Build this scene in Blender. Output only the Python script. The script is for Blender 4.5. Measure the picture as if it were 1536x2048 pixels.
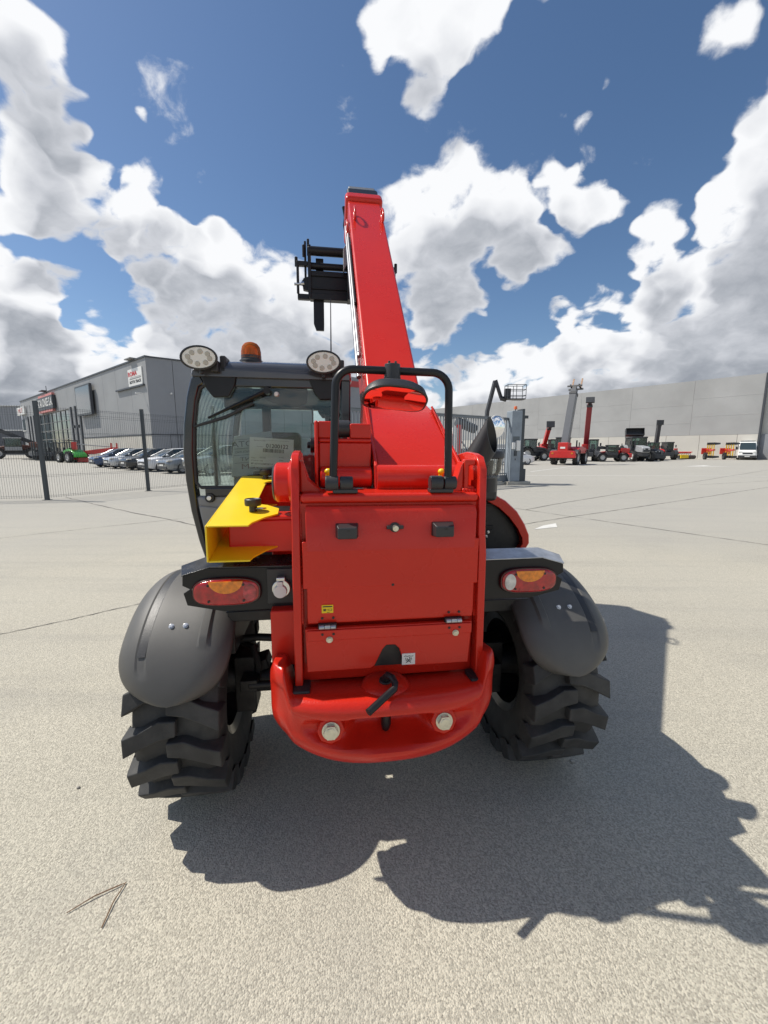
import bpy, bmesh, math, random
from mathutils import Vector, Matrix, Euler
R = math.radians
random.seed(7)
S = bpy.context.scene
COL = S.collection
for o in list(bpy.data.objects):
    bpy.data.objects.remove(o)

# ------------------------------------------------------------------ camera
cam_d = bpy.data.cameras.new('camera')
cam = bpy.data.objects.new('camera', cam_d)
COL.objects.link(cam)
cam.location = (0, 0, 1.45)
cam.rotation_euler = (R(90 - 8.9), 0, 0)
cam_d.sensor_fit = 'VERTICAL'
cam_d.sensor_height = 36.0
cam_d.lens = 813 / 2048 * 36.0
cam_d.clip_start = 0.05
cam_d.clip_end = 3000
S.camera = cam

# ------------------------------------------------------------------ light
SUN_EL = R(54.8)
SUN_AZ = R(-77.0)          # measured from +Y (away from the camera) towards +X
sun_dir = Vector((math.sin(SUN_AZ) * math.cos(SUN_EL), math.cos(SUN_AZ) * math.cos(SUN_EL), math.sin(SUN_EL)))
sd = bpy.data.lights.new('sun', 'SUN')
sd.energy = 3.7
sd.angle = R(0.53)
sd.color = (1.0, 0.95, 0.86)
sun = bpy.data.objects.new('sun', sd)
COL.objects.link(sun)
sun.rotation_euler = sun_dir.to_track_quat('Z', 'Y').to_euler()
sun.location = sun_dir * 60

S.view_settings.view_transform = 'Standard'
S.view_settings.look = 'None'
S.view_settings.gamma = 1
S.view_settings.use_curve_mapping = False
S.view_settings.exposure = 0.46
S.render.engine = 'CYCLES'
S.cycles.use_denoising = True
S.cycles.max_bounces = 9
S.cycles.diffuse_bounces = 4
S.cycles.glossy_bounces = 4
S.cycles.transparent_max_bounces = 24
S.cycles.sample_clamp_indirect = 6
S.cycles.caustics_reflective = False
S.cycles.caustics_refractive = False

# ------------------------------------------------------------------ sky
world = bpy.data.worlds.new('World')
S.world = world
world.use_nodes = True
# cumulus clouds: azimuth from +Y, elevation, angular radius (degrees), weight (below zero: a gap)
CLOUDS=[(-36.7,34.6,3.4,1.0),(-37.6,35.6,2.8,1.0),(-34.8,32.8,1.7,1.0),(-38.8,28.7,3.0,1.0),(-36.5,27.4,2.8,1.0),(-32.5,26.9,2.4,1.0),(-28.8,27.1,2.0,1.0),(-24.8,27.8,1.7,0.8),(-20.5,29.1,1.1,0.55),(-39.0,23.2,2.7,1.0),(-35.0,23.5,2.5,1.0),(-30.5,24.1,2.4,1.0),(-27.3,22.4,4.0,1.0),(-22.3,22.1,3.8,1.0),(-32.0,21.3,1.8,0.8),(-15.2,19.6,4.1,1.0),(-22.9,18.3,4.5,1.0),(-29.2,17.4,3.4,1.0),(-20.0,24.0,1.5,0.55),(-39.3,15.3,3.6,1.0),(-42.0,15.8,3.2,1.0),(-37.1,13.2,2.5,1.0),(-27.1,12.5,4.3,1.0),(-20.4,12.6,6.3,1.0),(-13.0,14.8,5.6,1.0),(-7.7,17.9,3.2,1.0),(-5.9,12.8,5.0,1.0),(-33.7,9.7,3.5,1.0),(-39.5,8.0,5.0,1.0),(-44.1,9.3,4.8,1.0),(-28.3,32.2,0.7,0.55),(3.7,41.0,3.9,1.0),(-0.8,42.0,2.2,1.0),(9.4,40.7,3.0,1.0),(4.7,37.6,2.0,1.0),(12.7,41.9,2.1,1.0),(18.2,41.3,1.0,0.55),(-4.8,38.1,0.6,0.55),(-1.7,38.8,0.9,0.55),(2.0,27.2,3.9,1.0),(7.1,28.0,3.8,1.0),(12.3,28.0,3.9,1.0),(18.2,28.0,3.5,1.0),(20.9,29.9,1.7,0.8),(11.6,23.0,5.9,1.0),(5.4,20.2,5.4,1.0),(17.8,21.4,3.3,1.0),(7.4,16.3,3.6,1.0),(-2.2,19.2,3.5,1.0),(24.1,31.5,1.2,0.55),(23.3,29.7,1.0,0.55),(23.6,26.1,2.5,1.0),(26.9,24.9,1.2,0.55),(17.0,18.7,1.4,0.55),(20.9,17.1,1.3,0.55),(38.2,28.9,2.8,1.0),(40.1,31.6,2.3,1.0),(40.5,25.1,4.0,1.0),(36.7,24.2,2.0,1.0),(34.9,23.6,1.0,0.55),(35.6,35.5,1.9,1.0),(32.7,33.5,0.8,0.55),(25.6,34.4,0.5,0.55),(31.0,21.5,2.2,1.0),(28.3,21.7,1.1,0.55),(35.6,19.6,3.0,1.0),(39.5,20.1,3.2,1.0),(31.3,17.8,3.4,1.0),(26.0,16.1,2.2,0.8),(37.8,14.5,4.8,1.0),(41.8,15.8,4.4,1.0),(35.6,11.0,4.3,1.0),(22.3,14.4,2.0,0.8),(15.3,9.7,3.8,1.0),(24.2,10.6,4.2,1.0),(30.4,11.6,4.1,1.0),(37.7,7.2,5.2,1.0),(42.1,9.6,4.6,1.0),(11.6,7.0,3.9,1.0),(6.2,12.5,1.6,0.55),(21.6,6.7,4.8,1.0),(2.2,9.1,3.9,1.0),(-11.3,7.7,5.8,1.0),(29.9,6.2,4.3,1.0),(-23.6,7.2,5.2,1.0),(-31.5,25.5,1.5,-0.48),(-37.1,25.6,1.1,-0.24),(-39.0,19.8,1.7,-0.54),(-36.2,19.7,1.3,-0.42),(-29.1,15.7,1.8,-0.54),(-32.3,17.8,1.4,-0.48),(-31.1,13.1,1.5,-0.36),(-41.2,10.2,1.7,-0.3),(-22.9,25.8,1.9,-0.3),(-4.4,25.3,2.4,-0.54),(15.6,16.9,2.3,-0.48),(13.3,13.1,2.7,-0.54),(22.5,19.4,2.3,-0.42),(19.8,25.0,1.3,-0.36),(28.3,18.5,1.4,-0.3),(28.2,14.5,1.3,-0.36),(-19.0,16.6,1.4,-0.24),(-39.7,9.9,5.3,0.6),(-35.0,10.6,4.3,0.5),(-40.1,19.5,2.4,0.35),(-37.1,22.7,2.8,0.4)]

def cloud_group():
    g = bpy.data.node_groups.new('cloud_field', 'ShaderNodeTree')
    g.interface.new_socket('Vector', in_out='INPUT', socket_type='NodeSocketVector')
    g.interface.new_socket('Density', in_out='OUTPUT', socket_type='NodeSocketFloat')
    g.interface.new_socket('Soft', in_out='OUTPUT', socket_type='NodeSocketFloat')
    n, l = g.nodes, g.links
    gi = n.new('NodeGroupInput'); go = n.new('NodeGroupOutput')
    def M(op, a, b=None, c=None, clamp=False):
        k = n.new('ShaderNodeMath'); k.operation = op; k.use_clamp = clamp
        for i, v in enumerate((a, b, c)):
            if v is None: continue
            if isinstance(v, (int, float)): k.inputs[i].default_value = v
            else: l.new(v, k.inputs[i])
        return k.outputs[0]
    def V(op, a, b=None, scale=None):
        k = n.new('ShaderNodeVectorMath'); k.operation = op
        for i, v in enumerate((a, b)):
            if v is None: continue
            if isinstance(v, (tuple, list, Vector)): k.inputs[i].default_value = v
            else: l.new(v, k.inputs[i])
        if scale is not None:
            if isinstance(scale, (int, float)): k.inputs['Scale'].default_value = scale
            else: l.new(scale, k.inputs['Scale'])
        return k
    d = V('NORMALIZE', gi.outputs[0]).outputs[0]
    sep = n.new('ShaderNodeSeparateXYZ'); l.new(d, sep.inputs[0])
    zz = M('ADD', M('MAXIMUM', sep.outputs[2], 0.0), 0.55)
    p = V('SCALE', d, scale=M('DIVIDE', 1.0, zz)).outputs[0]
    def noise(vec, scale, detail, rough, kind='FBM'):
        t = n.new('ShaderNodeTexNoise'); t.noise_dimensions = '3D'; t.noise_type = kind; t.normalize = True
        l.new(vec, t.inputs['Vector'])
        t.inputs['Scale'].default_value = scale; t.inputs['Detail'].default_value = detail
        t.inputs['Roughness'].default_value = rough
        return t
    # the cloud layout is warped so that no outline stays round
    wn = noise(p, 4.5, 3, 0.6)
    w = V('SUBTRACT', wn.outputs['Color'], (0.5, 0.5, 0.5)).outputs[0]
    dw = V('NORMALIZE', V('ADD', d, V('SCALE', w, scale=0.20).outputs[0]).outputs[0]).outputs[0]
    acc = None
    for az, el, r, wt in CLOUDS:
        a, e = R(az), R(el)
        c = (math.sin(a) * math.cos(e), math.cos(a) * math.cos(e), math.sin(e))
        dt = V('DOT_PRODUCT', dw, c).outputs['Value']
        c0 = math.cos(R(r * 1.35)); c1 = math.cos(R(r * 0.1))
        mm = M('MULTIPLY_ADD', dt, 1 / (c1 - c0), -c0 / (c1 - c0), clamp=True)
        acc = M('MULTIPLY', mm, wt) if acc is None else M('MULTIPLY_ADD', mm, wt, acc)
    acc = M('MINIMUM', acc, 1.3)
    low = n.new('ShaderNodeMapRange'); low.interpolation_type = 'SMOOTHSTEP'
    l.new(sep.outputs[2], low.inputs[0])
    for i, x in enumerate((0.17, 0.05, 0.0, 0.75)): low.inputs[i + 1].default_value = x
    acc = M('ADD', acc, low.outputs[0])
    # behind and beside the camera the same broken cumulus goes on
    ahead = n.new('ShaderNodeMapRange'); ahead.interpolation_type = 'SMOOTHSTEP'
    l.new(V('DOT_PRODUCT', d, (0, math.cos(R(14)), math.sin(R(14)))).outputs['Value'], ahead.inputs[0])
    ahead.inputs[1].default_value = 0.52; ahead.inputs[2].default_value = 0.62
    gen = M('MULTIPLY', M('SUBTRACT', noise(p, 2.0, 3, 0.5).outputs[0], 0.36, clamp=True), 3.6)
    mixn = n.new('ShaderNodeMix'); mixn.data_type = 'FLOAT'
    l.new(ahead.outputs[0], mixn.inputs[0]); l.new(gen, mixn.inputs[2]); l.new(acc, mixn.inputs[3])
    pw = V('ADD', p, V('SCALE', w, scale=0.10).outputs[0]).outputs[0]
    n1 = noise(pw, 8.5, 7, 0.60).outputs[0]
    n2 = noise(pw, 6.5, 4, 0.5, 'RIDGED_MULTIFRACTAL')
    n2.inputs['Offset'].default_value = 0.9; n2.inputs['Gain'].default_value = 1.4
    edge = M('ADD', M('MULTIPLY', M('SUBTRACT', n1, 0.5), 2.2), M('MULTIPLY', M('SUBTRACT', 0.45, n2.outputs[0]), 0.55))
    dens = M('SUBTRACT', M('ADD', mixn.outputs[0], edge), 0.40)
    l.new(dens, go.inputs[0]); l.new(M('SUBTRACT', mixn.outputs[0], 0.40), go.inputs[1])
    return g

def build_sky():
    g = cloud_group()
    nt = world.node_tree; n, l = nt.nodes, nt.links
    n.clear()
    out = n.new('ShaderNodeOutputWorld'); bg = n.new('ShaderNodeBackground')
    l.new(bg.outputs[0], out.inputs[0])
    sky = n.new('ShaderNodeTexSky'); sky.sky_type = 'NISHITA'; sky.sun_disc = False
    sky.sun_elevation = SUN_EL; sky.sun_rotation = SUN_AZ
    sky.altitude = 300; sky.air_density = 1.0; sky.dust_density = 0.6; sky.ozone_density = 2.2
    bg.inputs['Strength'].default_value = 0.095
    tc = n.new('ShaderNodeTexCoord')
    ga = n.new('ShaderNodeGroup'); ga.node_tree = g
    l.new(tc.outputs['Generated'], ga.inputs[0])
    off = n.new('ShaderNodeVectorMath'); off.operation = 'ADD'
    l.new(tc.outputs['Generated'], off.inputs[0])
    off.inputs[1].default_value = (sun_dir.x * 0.05, sun_dir.y * 0.03, 0.095)
    gb = n.new('ShaderNodeGroup'); gb.node_tree = g
    l.new(off.outputs[0], gb.inputs[0])
    def MR(v, a, b, c, d, smooth=True):
        k = n.new('ShaderNodeMapRange'); k.interpolation_type = 'SMOOTHSTEP' if smooth else 'LINEAR'
        l.new(v, k.inputs[0])
        for i, x in enumerate((a, b, c, d)): k.inputs[i + 1].default_value = x
        return k.outputs[0]
    alpha = MR(ga.outputs[0], -0.07, 0.40, 0, 1)
    def MA(op, a, b):
        k = n.new('ShaderNodeMath'); k.operation = op
        for i, v in enumerate((a, b)):
            if isinstance(v, (int, float)): k.inputs[i].default_value = v
            else: l.new(v, k.inputs[i])
        return k.outputs[0]
    # thickness of cloud between this point and the sun decides how grey it is
    thick = MA('ADD', MA('MULTIPLY', gb.outputs[1], 0.52), MA('MULTIPLY', ga.outputs[0], 0.30))
    shade = MR(thick, 0.10, 0.98, 0, 1, False)
    ramp = n.new('ShaderNodeValToRGB')
    l.new(shade, ramp.inputs[0])
    el = ramp.color_ramp.elements
    el[0].position = 0.0; el[0].color = (0.92, 0.93, 0.95, 1)
    el[1].position = 1.0; el[1].color = (0.26, 0.285, 0.33, 1)
    for pos, c in ((0.28, (0.80, 0.815, 0.845)), (0.55, (0.60, 0.62, 0.665)), (0.78, (0.40, 0.425, 0.47))):
        x = el.new(pos); x.color = (*c, 1)
    cm = n.new('ShaderNodeMix'); cm.data_type = 'RGBA'; cm.blend_type = 'MULTIPLY'
    cm.inputs[0].default_value = 1.0
    l.new(ramp.outputs[0], cm.inputs[6]); cm.inputs[7].default_value = (8.0, 8.0, 8.0, 1)
    # a little more depth in the blue, as phones record it
    hs = n.new('ShaderNodeHueSaturation'); hs.inputs['Saturation'].default_value = 1.1
    hs.inputs['Value'].default_value = 0.82
    l.new(sky.outputs[0], hs.inputs['Color'])
    mx = n.new('ShaderNodeMix'); mx.data_type = 'RGBA'
    l.new(alpha, mx.inputs[0]); l.new(hs.outputs[0], mx.inputs[6]); l.new(cm.outputs[2], mx.inputs[7])
    l.new(mx.outputs[2], bg.inputs['Color'])
    world.cycles.sampling_method = 'MANUAL'
    world.cycles.sample_map_resolution = 512
build_sky()

# ------------------------------------------------------------------ helpers
def xf(v, m):
    return tuple(m @ Vector(v)) if m is not None else tuple(v)

class MB:
    """collects shapes into one mesh"""
    def __init__(s):
        s.v = []; s.f = []; s.m = []; s.cur = 0
    def add(s, vs, fs, m=None):
        k = len(s.v)
        s.v += [xf(p, m) for p in vs]
        s.f += [tuple(i + k for i in f) for f in fs]
        s.m += [s.cur] * len(fs)
        return s
    def mat(s, i):
        s.cur = i; return s
    def box(s, c, d, rot=None, m=None):
        x, y, z = d[0] / 2, d[1] / 2, d[2] / 2
        vs = [Vector(p) for p in ((-x, -y, -z), (x, -y, -z), (x, y, -z), (-x, y, -z), (-x, -y, z), (x, -y, z), (x, y, z), (-x, y, z))]
        if rot: 
            e = Euler(rot).to_matrix(); vs = [e @ p for p in vs]
        vs = [p + Vector(c) for p in vs]
        return s.add(vs, [(0, 3, 2, 1), (4, 5, 6, 7), (0, 1, 5, 4), (1, 2, 6, 5), (2, 3, 7, 6), (3, 0, 4, 7)], m)
    def bb(s, x0, x1, y0, y1, z0, z1, m=None):
        return s.box(((x0 + x1) / 2, (y0 + y1) / 2, (z0 + z1) / 2), (abs(x1 - x0), abs(y1 - y0), abs(z1 - z0)), None, m)
    def prism(s, pts, axis, a, b, m=None):
        n = len(pts)
        def P(p, t):
            if axis == 'x': return (t, p[0], p[1])
            if axis == 'y': return (p[0], t, p[1])
            return (p[0], p[1], t)
        vs = [P(p, a) for p in pts] + [P(p, b) for p in pts]
        fs = [tuple(range(n - 1, -1, -1)), tuple(range(n, 2 * n))]
        fs += [(i, (i + 1) % n, n + (i + 1) % n, n + i) for i in range(n)]
        return s.add(vs, fs, m)
    def loft(s, rings, closed=True, caps=True, m=None):
        n = len(rings[0]); vs = [p for r in rings for p in r]; fs = []
        for k in range(len(rings) - 1):
            for i in range(n if closed else n - 1):
                j = (i + 1) % n
                fs.append((k * n + i, k * n + j, (k + 1) * n + j, (k + 1) * n + i))
        if caps and closed:
            fs.append(tuple(range(n - 1, -1, -1)))
            q = (len(rings) - 1) * n
            fs.append(tuple(range(q, q + n)))
        return s.add(vs, fs, m)
    def cyl(s, p0, p1, r0, r1=None, n=16, caps=True, m=None):
        r1 = r0 if r1 is None else r1
        p0, p1 = Vector(p0), Vector(p1)
        q = (p1 - p0).to_track_quat('Z', 'Y')
        rg = []
        for p, r in ((p0, r0), (p1, r1)):
            rg.append([p + q @ Vector((r * math.cos(2 * math.pi * i / n), r * math.sin(2 * math.pi * i / n), 0)) for i in range(n)])
        return s.loft(rg, True, caps, m)
    def tube(s, path, r, n=10, caps=True, m=None):
        pts = [Vector(p) for p in path]
        rs = r if isinstance(r, (list, tuple)) else [r] * len(pts)
        rings = []; ref = None
        for i, p in enumerate(pts):
            a = pts[max(i - 1, 0)]; b = pts[min(i + 1, len(pts) - 1)]
            t = (b - a).normalized()
            if ref is None:
                ref = Vector((0, 0, 1)) if abs(t.z) < 0.9 else Vector((1, 0, 0))
            u = (ref - t * ref.dot(t)).normalized(); w = t.cross(u); ref = u
            rings.append([p + (u * math.cos(2 * math.pi * k / n) + w * math.sin(2 * math.pi * k / n)) * rs[i] for k in range(n)])
        return s.loft(rings, True, caps, m)
    def lathe(s, prof, c, axis='z', n=24, caps=False, m=None):
        rings = []
        c = Vector(c)
        for k in range(n):
            a = 2 * math.pi * k / n
            rg = []
            for r, h in prof:
                u, w = r * math.cos(a), r * math.sin(a)
                rg.append(c + Vector({'x': (h, u, w), 'y': (u, h, w), 'z': (u, w, h)}[axis]))
            rings.append(rg)
        rings.append(rings[0])
        return s.loft(rings, False, False, m)
    def ell(s, c, r, n=16, k=10, zmin=-1.0, m=None):
        rings = []
        t0 = math.asin(max(-1, zmin))
        for i in range(k + 1):
            t = t0 + (math.pi / 2 - t0) * i / k
            cr = max(math.cos(t), 0.002)
            rings.append([(c[0] + r[0] * cr * math.cos(2 * math.pi * j / n), c[1] + r[1] * cr * math.sin(2 * math.pi * j / n), c[2] + r[2] * math.sin(t)) for j in range(n)])
        return s.loft(rings, True, True, m)
    def build(s, name, mat, parent=None, bevel=0.0, smooth=38, seg=2, recalc=True, loc=None, rot=None):
        me = bpy.data.meshes.new(name)
        me.from_pydata([tuple(p) for p in s.v], [], s.f)
        mats = mat if isinstance(mat, (list, tuple)) else [mat]
        for x in mats: me.materials.append(x)
        if len(mats) > 1: me.polygons.foreach_set('material_index', s.m)
        if recalc:
            bm = bmesh.new(); bm.from_mesh(me)
            bmesh.ops.recalc_face_normals(bm, faces=bm.faces)
            bm.to_mesh(me); bm.free()
        if smooth:
            me.polygons.foreach_set('use_smooth', [True] * len(me.polygons))
            me.set_sharp_from_angle(angle=R(smooth))
        me.update()
        o = bpy.data.objects.new(name, me)
        COL.objects.link(o)
        if parent: o.parent = parent
        if loc: o.location = loc
        if rot: o.rotation_euler = rot
        if bevel:
            b = o.modifiers.new('edge', 'BEVEL'); b.width = bevel; b.segments = seg
            b.limit_method = 'ANGLE'; b.angle_limit = R(40); b.harden_normals = True
        return o

def tag(o, label=None, cat=None, group=None, kind=None):
    if label: o['label'] = label
    if cat: o['category'] = cat
    if group: o['group'] = group
    if kind: o['kind'] = kind
    return o

def empty(name, loc=(0, 0, 0), rz=0.0):
    o = bpy.data.objects.new(name, None); COL.objects.link(o)
    o.empty_display_size = 0.2
    o.location = loc; o.rotation_euler = (0, 0, rz)
    return o

def kids(o):
    return [c for c in bpy.data.objects if c.parent == o]

def dup(o, parent=None):
    c = o.copy(); COL.objects.link(c)
    if parent: c.parent = parent
    for k in kids(o):
        if k is not c: dup(k, c)
    return c

def text_mesh(name, body, mat, size, parent=None, mw=None, align='CENTER', ext=0.0, mirror=False, squeeze=1.0, off=0.0):
    cu = bpy.data.curves.new('lettering', 'FONT')
    cu.body = body; cu.size = size; cu.align_x = align; cu.align_y = 'CENTER'; cu.extrude = ext; cu.offset = off
    cu.resolution_u = 3
    t = bpy.data.objects.new('lettering_source', cu); COL.objects.link(t)
    dg = bpy.context.evaluated_depsgraph_get()
    me = bpy.data.meshes.new_from_object(t.evaluated_get(dg))
    bpy.data.objects.remove(t); bpy.data.curves.remove(cu)
    mt = Matrix.Diagonal(((-squeeze if mirror else squeeze), 1, 1, 1))
    me.transform(mt)
    if mirror: me.flip_normals()
    if mw is not None: me.transform(mw)
    me.materials.clear(); me.materials.append(mat)
    o = bpy.data.objects.new(name, me); COL.objects.link(o)
    if parent: o.parent = parent
    return o

# ------------------------------------------------------------------ materials
MATS = {}
def mat(name, col, rough=0.5, metal=0.0, coat=0.0, var=0.0, vscale=6.0, bump=0.0, bscale=200.0, spec=0.5, dirt=0.0, dscale=3.0, dcol=(0.35, 0.32, 0.27), rvar=0.0, coat_rough=0.08, detail=3.0):
    m = bpy.data.materials.new(name); MATS[name] = m
    m.use_nodes = True
    n, l = m.node_tree.nodes, m.node_tree.links
    b = n['Principled BSDF']
    b.inputs['Base Color'].default_value = (*col, 1)
    b.inputs['Roughness'].default_value = rough
    b.inputs['Metallic'].default_value = metal
    b.inputs['Specular IOR Level'].default_value = spec
    b.inputs['Coat Weight'].default_value = coat
    b.inputs['Coat Roughness'].default_value = coat_rough
    tc = n.new('ShaderNodeTexCoord')
    def noise(sc, det=detail, ro=0.55):
        t = n.new('ShaderNodeTexNoise'); t.inputs['Scale'].default_value = sc
        t.inputs['Detail'].default_value = det; t.inputs['Roughness'].default_value = ro
        l.new(tc.outputs['Object'], t.inputs['Vector'])
        return t.outputs[0]
    def mr(v, a, b_, c, d):
        k = n.new('ShaderNodeMapRange'); l.new(v, k.inputs[0])
        for i, x in enumerate((a, b_, c, d)): k.inputs[i + 1].default_value = x
        return k.outputs[0]
    src = None
    if var:
        mx = n.new('ShaderNodeMix'); mx.data_type = 'RGBA'
        mx.inputs[6].default_value = (*[c * (1 - var) for c in col], 1)
        mx.inputs[7].default_value = (*[min(c * (1 + var), 1) for c in col], 1)
        l.new(mr(noise(vscale), 0.3, 0.7, 0, 1), mx.inputs[0]); src = mx.outputs[2]
    if dirt:
        mx = n.new('ShaderNodeMix'); mx.data_type = 'RGBA'
        if src: l.new(src, mx.inputs[6])
        else: mx.inputs[6].default_value = (*col, 1)
        mx.inputs[7].default_value = (*dcol, 1)
        l.new(mr(noise(dscale, 6, 0.65), 0.48, 0.8, 0, dirt), mx.inputs[0]); src = mx.outputs[2]
    if src: l.new(src, b.inputs['Base Color'])
    if rvar:
        l.new(mr(noise(vscale * 1.7, 4), 0.3, 0.7, max(rough - rvar, 0.02), rough + rvar), b.inputs['Roughness'])
    if bump:
        bp = n.new('ShaderNodeBump'); bp.inputs['Strength'].default_value = bump; bp.inputs['Distance'].default_value = 0.003
        l.new(noise(bscale, 2, 0.5), bp.inputs['Height']); l.new(bp.outputs[0], b.inputs['Normal'])
        if coat: pass
    return m

def emis(name, col, s):
    m = bpy.data.materials.new(name); m.use_nodes = True
    b = m.node_tree.nodes['Principled BSDF']
    b.inputs['Base Color'].default_value = (*col, 1); b.inputs['Emission Color'].default_value = (*col, 1)
    b.inputs['Emission Strength'].default_value = s
    return m

def thin_glass(name, tint, refl=1.0, rough=0.0, haze=0.0, hcol=(0.5, 0.55, 0.55)):
    """a thin pane: tinted straight-through light plus Fresnel reflection, and a little dust"""
    m = bpy.data.materials.new(name); m.use_nodes = True
    n, l = m.node_tree.nodes, m.node_tree.links
    n.remove(n['Principled BSDF']); out = n['Material Output']
    tr = n.new('ShaderNodeBsdfTransparent'); tr.inputs[0].default_value = (*tint, 1)
    gl = n.new('ShaderNodeBsdfGlossy'); gl.inputs['Roughness'].default_value = rough
    fr = n.new('ShaderNodeFresnel'); fr.inputs[0].default_value = 1.5
    sc = n.new('ShaderNodeMath'); sc.operation = 'MULTIPLY'; sc.inputs[1].default_value = refl; sc.use_clamp = True
    l.new(fr.outputs[0], sc.inputs[0])
    mx = n.new('ShaderNodeMixShader'); l.new(sc.outputs[0], mx.inputs[0]); l.new(tr.outputs[0], mx.inputs[1]); l.new(gl.outputs[0], mx.inputs[2])
    last = mx.outputs[0]
    if haze:
        df = n.new('ShaderNodeBsdfDiffuse'); df.inputs[0].default_value = (*hcol, 1)
        m2 = n.new('ShaderNodeMixShader'); m2.inputs[0].default_value = haze
        l.new(last, m2.inputs[1]); l.new(df.outputs[0], m2.inputs[2]); last = m2.outputs[0]
    l.new(last, out.inputs[0])
    return m

RED = mat('red_paint', (0.58, 0.022, 0.010), 0.28, coat=0.15, spec=0.32, var=0.05, vscale=2.5, rvar=0.06, bump=0.035, bscale=260, dirt=0.05, dscale=3.5, dcol=(0.36,0.10,0.06))
REDC = mat('red_casting', (0.57, 0.022, 0.010), 0.28, coat=0.12, spec=0.3, var=0.07, vscale=9, bump=0.28, bscale=170, coat_rough=0.2)
BLKP = mat('black_plastic', (0.028, 0.028, 0.030), 0.42, var=0.2, vscale=12, bump=0.25, bscale=420)
FEND = mat('fender_plastic', (0.088, 0.085, 0.080), 0.52, var=0.12, vscale=5, bump=0.16, bscale=520, dirt=0.22, dscale=4, dcol=(0.20,0.19,0.165))
BLKM = mat('black_metal', (0.012, 0.0125, 0.014), 0.36, spec=0.35, var=0.2, vscale=8)
BLKU = mat('chassis_black', (0.012, 0.012, 0.013), 0.5, var=0.3, vscale=9, dirt=0.15, dscale=6)
TYRE = mat('tyre_rubber', (0.032, 0.032, 0.032), 0.70, var=0.25, vscale=14, bump=0.2, bscale=180, dirt=0.35, dscale=7, dcol=(0.11, 0.104, 0.09))
RIMB = mat('black_rim', (0.02, 0.02, 0.022), 0.35, coat=0.3)
YEL = mat('yellow_paint', (0.88, 0.62, 0.008), 0.42, coat=0.2, var=0.05, vscale=4, bump=0.05, bscale=240)
ZINC = mat('zinc_bolt', (0.62, 0.60, 0.50), 0.30, metal=0.9, var=0.15, vscale=60)
CHROME = mat('steel', (0.66, 0.66, 0.66), 0.22, metal=1.0)
ALU = mat('galvanised_plate', (0.45, 0.47, 0.50), 0.38, metal=0.75, var=0.2, vscale=25)
CABG = mat('cab_grey_panel', (0.27, 0.272, 0.28), 0.45, var=0.08, vscale=5)
CABD = mat('cab_dark_frame', (0.012, 0.014, 0.018), 0.22, coat=0.6)
INT = mat('interior_dark', (0.02, 0.02, 0.022), 0.7, var=0.2, vscale=10)
PAPER = mat('white_paper', (0.86, 0.87, 0.85), 0.7, var=0.03, vscale=20)
INK = mat('printed_ink', (0.03, 0.03, 0.035), 0.6)
WHITE = mat('white_paint', (0.78, 0.78, 0.76), 0.45, var=0.05, vscale=3)
GLASS = thin_glass('cab_glass', (0.89, 0.95, 0.94), 1.1, haze=0.012)
SGLASS = thin_glass('cab_side_glass', (0.82, 0.90, 0.885), 0.25, haze=0.01)
DGLASS = mat('dark_glass', (0.012, 0.016, 0.018), 0.04, spec=0.8)
CLEAR = thin_glass('clear_plastic', (0.88, 0.90, 0.88), 1.2, haze=0.12, hcol=(0.6, 0.6, 0.55))

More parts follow.
